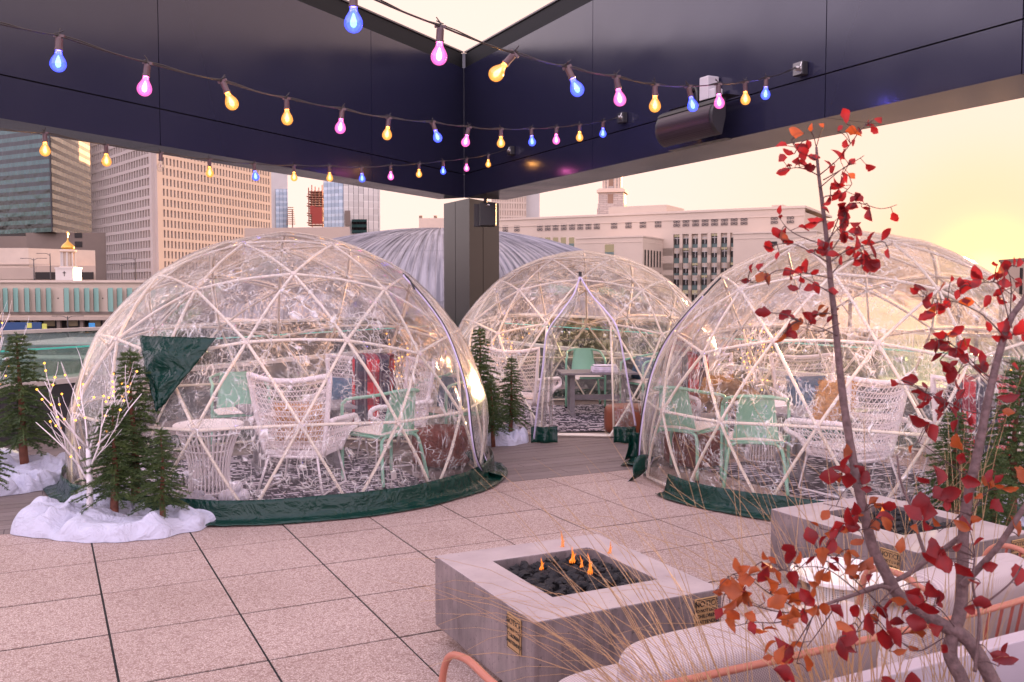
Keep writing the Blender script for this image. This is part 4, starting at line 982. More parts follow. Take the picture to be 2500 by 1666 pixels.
# flared green skirt ends by the doors
def flare(root,pts,w_):
    q=MB(); a=spline([Vector(p) for p in pts],6); n=len(a); q.grid(lambda u,v:a[int(round(v*(n-1)))]+Vector((w_*(u-.5)*math.cos(v*2.2),w_*(u-.5)*math.sin(v*2.5)*.6,.03*math.sin(u*3.1+v*2))),6,n-1)
    o=q.build('skirt_end',M['vinyl'],root,smooth=True); o.modifiers.new('s','SOLIDIFY').thickness=.005
    q=MB(); q.tube([p+Vector((w_*.5*math.cos(i/(n-1)*2.2),w_*.5*math.sin(i/(n-1)*2.5)*.6,.03*math.sin(3.1+i/(n-1)*2)+.002)) for i,p in enumerate(a)],.006,5); q.build('skirt_piping',M['zip'],root)
e=G(1185,1170); e=e-Vector((*DL,0)); flare(rL,[e+Vector((-.10,.05,.22)),e+Vector((-.04,0,.13)),e+Vector((.03,-.03,.05)),e+Vector((.12,-.05,.015))],.16)
rR=dmR[0]; e=G(1560,1175)-Vector((*DR,0)); flare(rR,[e+Vector((.05,.02,.20)),e+Vector((.0,0,.10)),e+Vector((-.05,-.02,.04)),e+Vector((-.10,-.02,.012))],.16)
e=G(1545,1130)-Vector((*DR,0)); q=MB(); q.grid(lambda u,v:e+Vector((-.05+.14*u+.02*math.sin(v*4),.1+.05*math.sin(u*4),.26*(1-v)+.01)),8,8); q.build('skirt_end',M['vinyl'],rR,smooth=True).modifiers.new('s','SOLIDIFY').thickness=.005
# ================================================================== RUGS
def rug(label,ctr,rz,w_,l_):
    t_=thing('patterned_rug',label,'rug',(ctr[0],ctr[1],.004),rz)
    MB().grid(lambda u,v:Vector(((u-.5)*w_,(v-.5)*l_,.008+.002*noise.noise(Vector((u*7,v*7,0))))),20,20).build('pile',M['rug'],t_,smooth=True)
    MB().box((0,0,.002),(w_+.02,l_+.02,.004)).build('binding',M['black'],t_); return t_
rug('black and white woven rug inside the left dome',(-2.0,8.0),TH,2.1,2.6)
rug('black and white woven rug inside the middle dome',(.85,11.95),TH*.3,2.1,2.5)
# right dome rug: left corner at ~(1.62,..)
rug('black and white woven rug inside the right dome, bare tiles showing beside it',(3.06,7.75),TH+.0,1.75,2.6)
# ================================================================== FURNITURE
def lattice(fn,nu,nv,r=.0045,n=4):
    q=MB()
    for j in range(nv+1): q.tube([fn(i/nu,j/nv) for i in range(nu+1)],r*.9,3,cap=False)
    for j in range(nv):
        pts=[]
        for i in range(2*nu+1):
            pts.append(fn(i/(2*nu),(j+(i%2))/nv))
        q.tube(pts,r,3,cap=False)
        pts=[fn((i)/(2*nu),(j+((i+1)%2))/nv) for i in range(2*nu+1)]; q.tube(pts,r*.9,3,cap=False) if j%2==0 else None
    return q
def back_fn(u,v):   # u across, v up; chair faces +Y (front), back at -Y
    x=(u-.5)*2; w_=.235+.10*v**.8; z=.30+.62*v+.045*v*(x*x)*1.0-(.0 if v<.9 else 0); y=-.24-.14*v+.10*x*x*(.5+.5*v)
    return Vector((x*w_,y,z))
def arm_fn(s):
    def f(u,v): # u from back to front, v up
        x=s*(.235+.10*v*(1-u*.1)); y=-.20-.06*v*(1-u)+.50*u*(.75+.25*v); ht=.30+(.62-.30)*v*(1-.55*u)
        return Vector((x+s*.02*u,y,.30+(.30-.03*u)*v))
    return f
def wicker_proto():
    r=thing('wicker_chair','','wicker chair')
    lattice(back_fn,13,15).build('backrest',M['rope'],r)
    for s in (-1,1): lattice(arm_fn(s),8,7).build('armrest_panel',M['rope'],r)
    seat=lambda u,v:Vector(((u-.5)*.46,-.23+.50*v,.335+.02*v))
    MB().grid(lambda u,v:seat(u,v)+Vector((0,0,.03)),2,2).box((0,.02,.335),(.46,.5,.04)).build('seat',M['rope'],r)
    q=MB(); ed=[back_fn(0,j/10) for j in range(11)]+[back_fn(i/12,1) for i in range(1,13)]+[back_fn(1,1-j/10) for j in range(1,11)]; q.tube(ed,.022,8)
    q.tube([back_fn(i/10,0) for i in range(11)],.014,6)
    q.build('back_frame',M['rope'],r,smooth=True)
    for s in (-1,1):
        f=arm_fn(s); pts=[f(0,.98)]+[f(i/8,1) for i in range(1,9)]; pts+=[pts[-1]+Vector((0,.05,-.03)),pts[-1]+Vector((0,.04,-.09)),f(1,.5)+Vector((0,.01,0)),f(1,.0)]
        MB().tube(spline(pts,3),.023,8).build('arm_rail',M['rope'],r,smooth=True)
        q=MB(); q.tube([(s*.20,-.22,.31),(s*.27,-.30,.012),(s*.27,.28,.012),(s*.21,.24,.32)],.010,7); q.build('leg',M['rope'],r,smooth=True)
    return r
def green_proto():
    r=thing('green_chair','','chair')
    q=MB(); 
    pts=[(-.27,.24,.0),(-.27,.24,.60),(-.265,.22,.68),(-.25,.16,.715),(-.24,-.10,.755),(-.20,-.20,.775),(-.1,-.245,.79),(.1,-.245,.79),(.20,-.20,.775),(.24,-.10,.755),(.25,.16,.715),(.265,.22,.68),(.27,.24,.60),(.27,.24,0)]
    q.tube(spline(pts,4),.0145,8); q.build('arm_frame',M['green_paint'],r,smooth=True)
    q=MB(); pts=[(-.25,-.27,.0),(-.21,-.20,.33),(-.17,-.18,.40),(-.10,-.175,.415),(.10,-.175,.415),(.17,-.18,.40),(.21,-.20,.33),(.25,-.27,0)]; q.tube(spline(pts,4),.0145,8); q.build('rear_leg',M['green_paint'],r,smooth=True)
    q=MB(); q.grid(lambda u,v:Vector(((u-.5)*(.36-.10*v),-.165-.085*v+.02*math.cos((u-.5)*3),.43+.375*v)),8,10); o=q.build('backrest',M['green_paint'],r,smooth=True); o.modifiers.new('s','SOLIDIFY').thickness=.006
    q=MB(); q.tube([(-.27,.22,.415),(.27,.22,.415)],.011,7); q.tube([(-.25,.22,.415),(-.2,-.17,.41)],.011,7); q.tube([(.25,.22,.415),(.2,-.17,.41)],.011,7); q.build('seat_frame',M['green_paint'],r,smooth=True)
    MB().box((0,.02,.428),(.43,.42,.012)).build('seat',M['green_paint'],r,bevel=.004)
    q=MB(); q.grid(lambda u,v:Vector(((u-.5)*.43,-.18+.42*v,.437+.030*(1-abs(2*u-1)**6)*(1-abs(2*v-1)**6))),14,14); q.box((0,.03,.4375),(.425,.415,.006)); q.build('cushion',M['cream_pad'],r,smooth=True)
    q=MB()
    for s in (-1,1): q.lathe([(.017,0),(.017,.025)],8,(s*.27,.24,.001)); q.lathe([(.017,0),(.017,.025)],8,(s*.25,-.27,.001))
    q.build('foot_cap',M['black'],r); return r
def table_proto():
    r=thing('rope_table','','side table')
    MB().lathe([(0,.535),(.262,.535),(.272,.545),(.272,.562),(.262,.57),(0,.57)],40).build('tabletop',M['white_top'],r,smooth=True,auto=True)
    q=MB(); rr=random.Random(4)
    for k in range(34):
        a=k*2*PI/34; pts=[]
        for j in range(8):
            v=j/7; rad=.245-.095*math.sin(min(1,v*1.15)*PI*.62)+.02*max(0,v-.7)
            pts.append((rad*math.cos(a+rr.uniform(-.015,.015)),rad*math.sin(a),.53-.525*v))
        q.tube(pts,.0065,4)
    for z,rad in ((.50,.242),(.36,.18),(.03,.172)): q.tube([(rad*math.cos(k*PI/12),rad*math.sin(k*PI/12),z) for k in range(24)],.007,5,closed=True)
    q.build('rope_base',M['rope'],r,smooth=True); return r
def place(proto,x,y,rz,label,group,first=[None]):
    used=proto.get('_used',0)
    o=proto if not used else copy_tree(proto)
    proto['_used']=1; o['_used']=1
    o.location=(x,y,.012); o.rotation_euler=(0,0,rz); o['label']=label; o['group']=group; return o
WK=wicker_proto(); GC=green_proto(); RT=table_proto()
gw='white wicker chairs in the domes'; gg='mint green metal chairs in the domes'; gt='white round rope tables'
# rz: chair faces local +Y
place(WK,-1.72,7.58,R_(-8),'white wicker high-backed chair in the left dome, seen from behind beside the round rope table',gw)
place(WK,-1.62,9.25,R_(172),'white wicker chair at the back of the left dome holding a blue cushion',gw)
place(WK,-1.12,8.75,R_(118),'white wicker chair at the right of the left dome facing left, beside the patterned throw',gw)
place(WK,.12,11.05,R_(-25),'white wicker chair just inside the left side of the middle dome door',gw)
place(WK,2.05,9.35,R_(195),'white wicker chair at the far left of the right dome under a plaid throw',gw)
place(WK,3.05,9.45,R_(180),'white wicker chair at the back of the right dome',gw)
place(WK,2.72,7.42,R_(28),'white wicker chair in the right dome seen from behind with an amber cushion',gw)
place(WK,3.62,7.35,R_(-10),'white wicker chair in the right dome draped in a dark red plaid blanket',gw)
place(GC,-1.08,7.86,R_(48),'mint green metal chair by the rust pouf in the left dome, seen from behind',gg)
place(GC,-2.72,9.15,R_(205),'mint green metal chair at the back left of the left dome',gg)
place(GC,-.62,9.2,R_(130),'mint green metal chair with a folded blanket at the back right of the left dome',gg)
place(GC,1.02,13.05,R_(180),'mint green metal chair facing the open door of the middle dome',gg)
place(GC,1.78,12.2,R_(115),'mint green metal chair at the right side of the middle dome',gg)
place(GC,1.53,8.12,R_(-38),'mint green metal chair at the left edge of the right dome beside the rust pouf',gg)
place(GC,1.98,7.50,R_(-14),'mint green metal chair nearest the front of the right dome',gg)
place(RT,-2.42,7.36,0,'white round rope-based side table at the front left of the left dome',gt)
place(RT,2.38,8.75,0,'white round rope-based side table in the middle of the right dome',gt)
def lowtable(x,y,rz,label):
    r=thing('trestle_table',label,'table',(x,y,.012),rz,'low grey trestle tables')
    q=MB()
    for k in range(4): q.box((0,-.2325+k*.155,.552),(1.0,.150,.026))
    q.build('tabletop',M['grey_wood'],r,bevel=.004)
    for s in (-1,1):
        q=MB(); q.box((s*.34,-.13,.28),(.06,.05,.515)).box((s*.34,.13,.28),(.06,.05,.515)).box((s*.34,0,.52),(.05,.44,.04)).box((s*.34,0,.02),(.065,.50,.04)); q.build('trestle_leg',M['grey_wood'],r,bevel=.004)
    MB().box((0,0,.22),(.62,.035,.07)).build('stretcher',M['grey_wood'],r,bevel=.003)
    return r
lowtable(1.12,12.25,R_(4),'grey slatted trestle table in the middle dome with a folded white blanket on it')
lowtable(-2.0,8.55,R_(25),'low grey slatted table in the centre of the left dome')
lowtable(2.75,8.25,R_(28),'low grey slatted table in the right dome behind the wicker chair')
def pouf(x,y,label,mat,rx=.27,h=.36):
    r=thing('pouf',label,'pouf',(x,y,.012))
    q=MB(); q.grid(lambda u,v:Vector(((rx*(1-.985*abs(2*v-1)**7)+.012*abs(math.sin(u*PI*6))**.6)*math.cos(u*2*PI)*(.93+.07*math.sin(v*PI)),(rx*(1-.985*abs(2*v-1)**7)+.012*abs(math.sin(u*PI*6))**.6)*math.sin(u*2*PI)*(.93+.07*math.sin(v*PI)),h*(.5-.5*math.cos(v*PI)))),48,18)
    q.build('body',M[mat],r,smooth=True)
    q=MB(); q.tube([(rx*.97*math.cos(k*PI/16),rx*.97*math.sin(k*PI/16),h*.88) for k in range(32)],.006,5,closed=True); q.build('piping',M['leather'],r); return r
pouf(-.66,8.62,'rust coloured pouf at the right side of the left dome','rustknit'); pouf(1.33,10.55,'tan leather pouf by the open door of the middle dome','leather',.27,.33); pouf(1.70,8.62,'rust coloured pouf behind the green chairs in the right dome','rustknit')
def cushion(x,y,z,rz,tilt,w_,h,mat,label,th_=.07,rx2=0):
    M3=Matrix.Rotation(rz,3,'Z')@Matrix.Rotation(tilt,3,'X')
    q=MB()
    for s in (-1,1):
        q.grid(lambda u,v:M3@Vector(((u-.5)*w_*(1-.05*math.sin(v*PI)),s*th_*(max(0,(1-abs(2*u-1)**3)*(1-abs(2*v-1)**3)))**.5*(1+.2*noise.noise(Vector((u*5,v*5,w_)))),(v-.5)*h*(1-.05*math.sin(u*PI)))),14,14)
    if 'fur' in mat:
        rr=random.Random(int(w_*1000)+len(label))
        for k in range(1500):
            u,v=rr.random(),rr.random(); s=rr.choice((-1,1)); b=M3@Vector(((u-.5)*w_,s*th_*(max(0,(1-abs(2*u-1)**3)*(1-abs(2*v-1)**3)))**.5,(v-.5)*h)); e=b+(b.normalized()*.02+Vector((rr.uniform(-1,1),rr.uniform(-1,1),rr.uniform(-1,1)))*.022); sd=Vector((rr.uniform(-1,1),rr.uniform(-1,1),rr.uniform(-1,1)))*.004; q.add([b-sd,b+sd,e],[(0,1,2)])
    o=q.build('throw_cushion',M[mat],None,smooth=True); o.location=(x,y,z); tag(o,label,'cushion'); return o
cushion(-1.74,7.56,.56,R_(-8),R_(14),.42,.34,'orange_fur','amber fluffy cushion inside the wicker chair seen from behind in the left dome')
cushion(-1.62,9.20,.60,R_(172),R_(14),.45,.36,'blue_cushion','dark blue patterned cushion on the wicker chair at the back of the left dome')
cushion(2.05,9.28,.62,R_(195),R_(14),.42,.36,'orange_fur','tan fluffy cushion on the wicker chair at the far left of the right dome')
cushion(2.66,7.62,.72,R_(28),R_(14),.44,.40,'orange_fur','amber velvet cushion in the wicker chair at the front of the right dome')
cushion(2.62,7.72,.50,R_(28),R_(40),.34,.30,'teal_fur','teal fluffy cushion low in the wicker chair of the right dome')
cushion(-.60,9.16,.62,R_(130),R_(12),.40,.34,'blue_cushion','blue and white cushion on the green chair at the back right of the left dome')
cushion(1.72,12.2,.60,R_(115),R_(14),.42,.36,'blue_cushion','dark blue cushion on the green chair in the middle dome')
cushion(3.0,9.40,.60,R_(180),R_(14),.42,.36,'blue_cushion','navy cushion on the wicker chair at the back of the right dome')
def throw(x,y,z,rz,w_,l1,l2,mat,label,topw=.10,slope=.16):
    """blanket folded over a chair back: hangs l1 in front, l2 behind"""
    Mz=Matrix.Rotation(rz,3,'Z'); L=l1+l2+topw
    def f(u,v):
        s=v*L; wob=.016*math.sin(u*11+s*3)+.02*noise.noise(Vector((u*5,s*4,x)))
        if s<l1: p=Vector(((u-.5)*w_,topw/2+.02+slope*(l1-s)+wob,-(l1-s)))
        elif s<l1+topw: a=(s-l1)/topw*PI; p=Vector(((u-.5)*w_,(topw/2+.02)*math.cos(a),.035*math.sin(a)+.01))
        else: p=Vector(((u-.5)*w_*(1+.1*(s-l1-topw)),-topw/2-.02+slope*.7*(s-l1-topw)*0-wob-.02,-(s-l1-topw)))
        return Mz@p
    o=MB().grid(f,24,40).build('throw_blanket',M[mat],None,smooth=True); o.location=(x,y,z); o.modifiers.new('s','SOLIDIFY').thickness=.01; tag(o,label,'blanket'); return o
throw(-1.32,8.86,.985,R_(-10),.36,.35,.62,'plaid','red and navy patterned throw hung over the wicker chair in the left dome',.1)
throw(1.80,9.30,.97,R_(15),.30,.3,.55,'plaid','red plaid throw hung over the far left wicker chair in the right dome',.1)
throw(3.66,7.00,.95,R_(-10),.62,.3,.72,'plaid','dark red plaid blanket hanging down the back of the right-hand wicker chair',.12)
simple('tan_blanket',(.42,.26,.14),.95,var=.3,vs=12,bump=.8,bs=30)
o=MB().grid(lambda u,v:Vector(((u-.5)*.5+.05*math.sin(v*6),(v-.5)*.35,.16*math.cos((u-.5)*2.6)-.28*v+.05*noise.noise(Vector((u*6,v*6,2))))),24,18).build('throw_blanket',M['tan_blanket'],None,smooth=True); o.location=(2.10,9.0,.62); tag(o,'crumpled tan blanket on the far left wicker chair in the right dome','blanket')
simple('folded',(.72,.66,.78),.9,var=.15,vs=20,bump=.5,bs=40)
q=MB()
for k in range(4): q.grid(lambda u,v:Vector(((u-.5)*.34*(1-.04*k),(v-.5)*.20,.016+k*.026+.012*math.sin(v*PI)+.006*noise.noise(Vector((u*9,v*9,k))))),14,8)
q.box((0,0,.04),(.32,.18,.08)); o=q.build('folded_blanket',M['folded'],None,smooth=True); o.location=(1.20,12.05,.577); o.rotation_euler=(0,0,.1); tag(o,'folded white and lilac blanket on the grey table in the middle dome','blanket')
q=MB(); 
for (x_,y_,z_,r_) in ((0,0,.055,.065),(.07,.02,.05,.055),(.03,.0,.12,.05),(-.06,.01,.045,.05)): q.lathe([(r_*math.sin(k*PI/10),z_-r_*math.cos(k*PI/10)) for k in range(11)],16,(x_,y_,.01))
o=q.build('fur_toy',M['white_fur'],None,smooth=True); o.location=(-2.13,7.0,.012); tag(o,'small white fluffy bundle on the floor by the rope table in the left dome','decoration')
simple('white_drape',(.78,.74,.82),.9,bump=.7,bs=20)
o=MB().grid(lambda u,v:Vector(((u-.5)*.55,(v-.5)*.45,.02+.20*math.exp(-((u-.5)**2+(v-.5)**2)*6)+.05*noise.noise(Vector((u*7,v*7,5))))),26,22).build('fur_throw',M['white_fur'],None,smooth=True); o.location=(-3.05,7.75,.012); tag(o,'white shaggy throw lying inside the left edge of the left dome','blanket')
# ================================================================== FIRE PITS
def firepit(label,b0,b1,a0,a1,hole,plaques,seed):
    o=AB(b0,a0); r=thing('fire_pit',label,'fire pit',o,TH,'square concrete fire pits')
    w_,d_=b1-b0,a1-a0; hb0,hb1,ha0,ha1=hole[0]-b0,hole[1]-b0,hole[2]-a0,hole[3]-a0; zt=.40; zb=.072
    q=MB()
    for (x0,x1,y0,y1) in ((0,w_,0,ha0),(0,w_,ha1,d_),(0,hb0,ha0,ha1),(hb1,w_,ha0,ha1)):
        pass
    # one welded body with a well
    O=[(0,0),(w_,0),(w_,d_),(0,d_)]; I=[(hb0,ha0),(hb1,ha0),(hb1,ha1),(hb0,ha1)]
    vs=[(*p,zb) for p in O]+[(*p,zt) for p in O]+[(*p,zt) for p in I]+[(*p,zt-.13) for p in I]
    fs=[(3,2,1,0)]+[(i,(i+1)%4,4+(i+1)%4,4+i) for i in range(4)]+[(4+i,4+(i+1)%4,8+(i+1)%4,8+i) for i in range(4)]+[(8+i,8+(i+1)%4,12+(i+1)%4,12+i) for i in range(4)]+[(12,13,14,15)]
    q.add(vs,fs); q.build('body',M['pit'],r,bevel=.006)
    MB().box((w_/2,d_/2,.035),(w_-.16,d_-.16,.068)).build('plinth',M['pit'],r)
    rr=random.Random(seed); q=MB(); x=rr
    tpl=bmesh.new(); bmesh.ops.create_icosphere(tpl,subdivisions=2,radius=1); tv=[v.co.copy() for v in tpl.verts]; tf=[tuple(v.index for v in f.verts) for f in tpl.faces]; tpl.free()
    for k in range(700):
        s=rr.uniform(.013,.026); c=Vector((rr.uniform(hb0+.02,hb1-.02),rr.uniform(ha0+.02,ha1-.02),zt-.110+rr.uniform(.0,.080)+.02*math.sin((k%7))*.3)); of=Vector((rr.random()*50,rr.random()*50,rr.random()*50)); sc=Vector((rr.uniform(.8,1.3),rr.uniform(.8,1.3),rr.uniform(.6,1.)))
        q.add([c+Vector((v.x*sc.x,v.y*sc.y,v.z*sc.z))*s*(1+.55*noise.noise(v*1.7+of)+.2*noise.noise(v*4+of)) for v in tv],tf)
    lr=q.build('lava_rocks',M['lava'],None); lr.location=o; lr.rotation_euler=(0,0,TH); tag(lr,('heap of black lava rocks in the well of the ' + ('near' if seed==1 else 'right-hand')+' fire pit'),'lava rocks',kind='stuff')
    for (face,s,z0,z1,lb) in plaques:
        wd=.115; pl=MB().box((0,0,0),(wd,.006,z1-z0)).build('notice_plaque',M['brass'],r,bevel=.002)
        if face=='L': pl.location=(-.004,s,(z0+z1)/2); pl.rotation_euler=(0,0,-PI/2)
        else: pl.location=(s,-.004,(z0+z1)/2)
        bz=(z1-z0)/2-.006; bx_=wd/2-.006; q=MB()
        for (c,dm_) in (((0,-.0036,bz),(2*bx_,.001,.0022)),((0,-.0036,-bz),(2*bx_,.001,.0022)),((bx_,-.0036,0),(.0022,.001,2*bz)),((-bx_,-.0036,0),(.0022,.001,2*bz))): q.box(c,dm_)
        q.build('border',M['black'],pl)
        for ln,(txt,sz,zz_) in enumerate((('NOTICE',.0265,.030),('DO NOT LEAVE',.0145,.010),('CHILDREN',.0165,-.011),('UNATTENDED',.0158,-.033))):
            cu=bpy.data.curves.new('lettering','FONT'); cu.body=txt; cu.size=sz*1.25; cu.align_x='CENTER'; cu.extrude=.0004; cu.offset=.0004; cu.materials.append(M['black'])
            t_=bpy.data.objects.new('lettering',cu); C.objects.link(t_); bpy.context.view_layer.update(); me_=bpy.data.meshes.new_from_object(t_.evaluated_get(bpy.context.evaluated_depsgraph_get())); bpy.data.objects.remove(t_); t_=bpy.data.objects.new('lettering',me_); link(t_,pl); t_.location=(0,-.0040,zz_*(z1-z0)/.115-.004); t_.rotation_euler=(PI/2,0,0)
    return r
firepit('nearest square concrete fire pit with flames over black lava rocks',1.604,2.49,2.995,3.975,(1.81,2.32,3.218,3.778),[('L',.155,.235,.375,0),('F',.80,.245,.375,0)],1)
firepit('concrete fire pit at right behind the red-leaved branches',3.655,4.49,2.995,3.985,(3.86,4.36,3.25,3.80),[('L',.155,.235,.375,0),('F',.74,.245,.375,0)],2)
def flame(px,py0,py1,Y,wpx,lean,mat,label):
    py0=py1-(py1-py0)*1.18; wpx*=1.1
    b=P(px,py1,Y); t_=P(px+lean,py0,Y); h=(t_-b).length; wd=wpx/F*Y
    q=MB(); n=10
    for jj,(ox,sc) in enumerate(((0,1),(.35,.6),(-.3,.45))):
        pts=[];rs=[]
        for i in range(n+1):
            v=i/n; pts.append(Vector((ox*wd+(t_.x-b.x)*v*v*sc+wd*.28*math.sin(v*5+jj*2)*v,.006*math.sin(v*6+jj),h*v*sc))); rs.append(max(.0004,wd*.42*(math.sin(min(1,v*1.9+.12)*PI/2)*(1-v)**.75)*(.9 if jj==0 else .6)))
        q.tube(pts,rs,7)
    o=q.build('flame',M[mat],None,smooth=True); o.location=b; tag(o,label,'flame',group='gas flames of the fire pits')
flame(1372,1303,1350,4.42,13,2,'flame','tall pale flame at the back edge of the near fire pit')
flame(1397,1341,1376,4.22,14,4,'flame_hot','forked orange flame in the middle of the near fire pit')
flame(1420,1360,1388,4.18,8,-2,'flame_hot','short narrow flame just right of the forked one')
flame(1441,1358,1404,4.05,12,-3,'flame_hot','brightest curling orange flame of the near fire pit')
flame(1322,1366,1393,4.12,10,2,'flame_hot','lone small flame at the left side of the near fire pit')
flame(1488,1326,1354,4.3,9,6,'flame','small leaning flame at the right corner of the near fire pit')
flame(2155,1229,1250,5.2,9,2,'flame_hot','small flame in the right-hand fire pit among the red leaves')
flame(2219,1262,1277,5.05,5,1,'flame_hot','tiny flame at the right of the right-hand fire pit')
# ================================================================== PINES
def pine_proto(seed):
    rr=random.Random(seed); q=MB(); tr=MB()
    zs=[1.,.8,.6,.4,.2,0]; tr.tube([(.006*math.sin(z*9+seed),.006*math.cos(z*7),z*.96) for z in [0,.15,.3,.45,.6,.75,.9,1.]],[.030,.027,.024,.020,.015,.010,.006,.003],9)
    def tuft(p,d,L,ln):
        d=d.normalized(); up=Vector((0,0,1)); a=d.orthogonal().normalized(); b=d.cross(a); n=15
        for k in range(n):
            s=k/n; ang=k*2.4; o=p+d*(L*s); dr_=(a*math.cos(ang)+b*math.sin(ang))*.85+d*.75; e=o+dr_.normalized()*ln*rr.uniform(.75,1.15); sd=dr_.cross(d).normalized()*.0021
            q.add([o-sd,o+sd,e],[(0,1,2)])
        e=p+d*(L+ln*.6); q.add([p+d*L+a*.003,p+d*L-a*.003,e],[(0,1,2)])
    nw=23
    for w_ in range(nw):
        z=.25+.71*(w_/(nw-1))**.93; f=(1-z)/.8; R=.26*(f**.72)*rr.uniform(.8,1.12)+.012; nb_=int(6+3*f)
        for k in range(nb_):
            a=2*PI*(k+rr.uniform(-.35,.35))/nb_+w_*1.3; L=R*rr.uniform(.6,1.15); 
            if rr.random()<.08: continue
            dr_=Vector((math.cos(a),math.sin(a),rr.uniform(-.12,.18)-.25*f+.25*(1-f))); pts=[]
            m_=max(2,int(L/.028))
            p=Vector((0,0,z))
            for i in range(m_+1):
                v=i/m_; pp=p+dr_*L*v+Vector((0,0,-.10*L*v*v+ .06*L*math.sin(v*3))); pts.append(pp)
            q.tube(pts,[.004]*len(pts),3,cap=False)
            for i in range(1,m_+1):
                d=(pts[i]-pts[i-1]).normalized(); sd=d.cross(Vector((0,0,1))).normalized()
                if i==m_: tuft(pts[i-1],d,.03,.020)
                for s in (-1,1):
                    dd=(d*.8+sd*s*rr.uniform(.5,1.)+Vector((0,0,rr.uniform(-.25,.35)))); tuft(pts[i],dd,.034*rr.uniform(.6,1.2)*(1 if i<m_ else .7),.019)
    for k in range(8): tuft(Vector((0,0,.90+.012*k)),Vector((math.cos(k*2.4),math.sin(k*2.4),1.3)),.022,.014)
    tuft(Vector((0,0,.97)),Vector((0,0,1)),.03,.012)
    r=thing('artificial_pine','','tree'); tr.build('trunk',M['trunk'],r,smooth=True); q.build('crown',M['needles'],r); return r
PR=[pine_proto(3),pine_proto(11)]
def pine(bx,by,tx,ty,rpx,label,k=0,Y=None,rz=0):
    b=G(bx,by,.14) if Y is None else P(bx,by,Y); b.z=.015; t_=P(tx,ty,b.y); h=t_.z-b.z; s=h/1.0; pr=PR[k]; o=pr if not pr.get('_used',0) else copy_tree(pr); pr['_used']=1
    rad=rpx/F*b.y/.22; o.location=b+Vector((0,0,.0)); o.scale=(rad,rad,s); o.rotation_euler=(R_(.5),math.atan2(t_.x-b.x,h),rz); o['label']=label; o['group']='artificial pine trees around the domes'
pine(62,1130,42,812,85,'tall artificial pine at the left edge before the parapet',0)
pine(333,1218,313,850,88,'tallest artificial pine of the three in front of the left dome',1,rz=1)
pine(280,1238,285,985,84,'artificial pine with a bare lower trunk at the front of the left group',0,rz=2)
pine(397,1248,393,1045,62,'shortest artificial pine at the right of the left group, branches to the ground',1,rz=3)
pine(-22,1190,-25,1000,45,'low artificial pine cut off by the left edge',0,rz=4)
pine(1175,1052,1168,798,54,'tall artificial pine between the left and middle domes',1,rz=5)
pine(1205,1062,1197,925,42,'low dark artificial pine in the front of the middle group',0,rz=.6)
pine(1247,1045,1243,870,42,'slim artificial pine with bare trunk left of the middle dome door',1,rz=1.7)
pine(2466,1262,2465,872,88,'tall artificial pine at the right edge before the right dome',0,rz=2.6)
pine(2330,1255,2345,1000,88,'artificial pine with a bare trunk right of the wicker chair in the right dome',1,rz=4.1)
pine(2432,1305,2430,1090,62,'low artificial pine at far right behind the fire pit',0,rz=5.5)
# ================================================================== TWIG TREES
LEDM=MB().lathe([(0,-.008),(.006,-.004),(.008,0),(.006,.004),(0,.008)],8).mesh('led',M['led'],True)
def twig(b,h,spread,label,seed,nled=34,tr_=.020):
    rr=random.Random(seed); r=thing('lighted_twig_tree',label,'twig tree',b,0,'white twig trees with warm fairy lights'); q=MB(); q.tube([(0,0,0),(.008,0,h*.25),(0,.01,h*.5)],[tr_,tr_*.85,tr_*.7],8); q.build('trunk',M['birch'],r,smooth=True); q=MB(); led=[]
    def br(p,d,l,rad,dep):
        pts=[p]; dd=d.copy()
        for k in range(4): dd=(dd+Vector((rr.uniform(-.22,.22),rr.uniform(-.22,.22),.09))).normalized(); pts.append(pts[-1]+dd*l/4)
        q.tube(pts,[rad,rad*.85,rad*.7,rad*.55,rad*.35],5)
        for k in (1,2,3,4):
            if rr.random()<.75: led.append(pts[k].copy())
        if dep: 
            for k in range(2): i=rr.choice((1,2,3)); nd=(dd+Vector((rr.uniform(-.8,.8),rr.uniform(-.8,.8),rr.uniform(0,.4)))).normalized(); br(pts[i],nd,l*.62,rad*.6,dep-1)
    nb_=8
    for k in range(nb_):
        a=k*2*PI/nb_+rr.uniform(-.3,.3); z=h*rr.uniform(.28,.52); br(Vector((0,0,z)),Vector((math.cos(a)*spread,math.sin(a)*spread*.8,1)).normalized(),h*.48,tr_*.30,2)
    q.build('branches',M['birch'],r,smooth=True); rr.shuffle(led)
    for p in led[:nled]: o=bpy.data.objects.new('fairy_light',LEDM); link(o,r); o.location=p
    return r
def tb(px,py): return G(px,py)
b_=G(218,1243,.14); b_.z=0
twig(b_,1.12,.85,'white twig tree with fairy lights beside the three pines at left',5,42,.026)
twig(P(-35,1150,8.0),1.25,.6,'white twig tree with fairy lights at the extreme left edge',6,30)
twig(G(1205,1030)+Vector((0,.5,0)),1.15,.7,'white twig tree with fairy lights behind the slim pine left of the middle dome',7,34)
twig(Vector((2.58,9.72,0)),1.25,.35,'white twig tree with fairy lights inside the back of the right dome',8,60)
twig(P(2530,1240,7.0),1.2,.8,'white twig tree with fairy lights at the extreme right edge',9,34)
twig(Vector((-1.2,9.75,0)),1.15,.4,'white twig tree with fairy lights inside the back of the left dome',12,40)
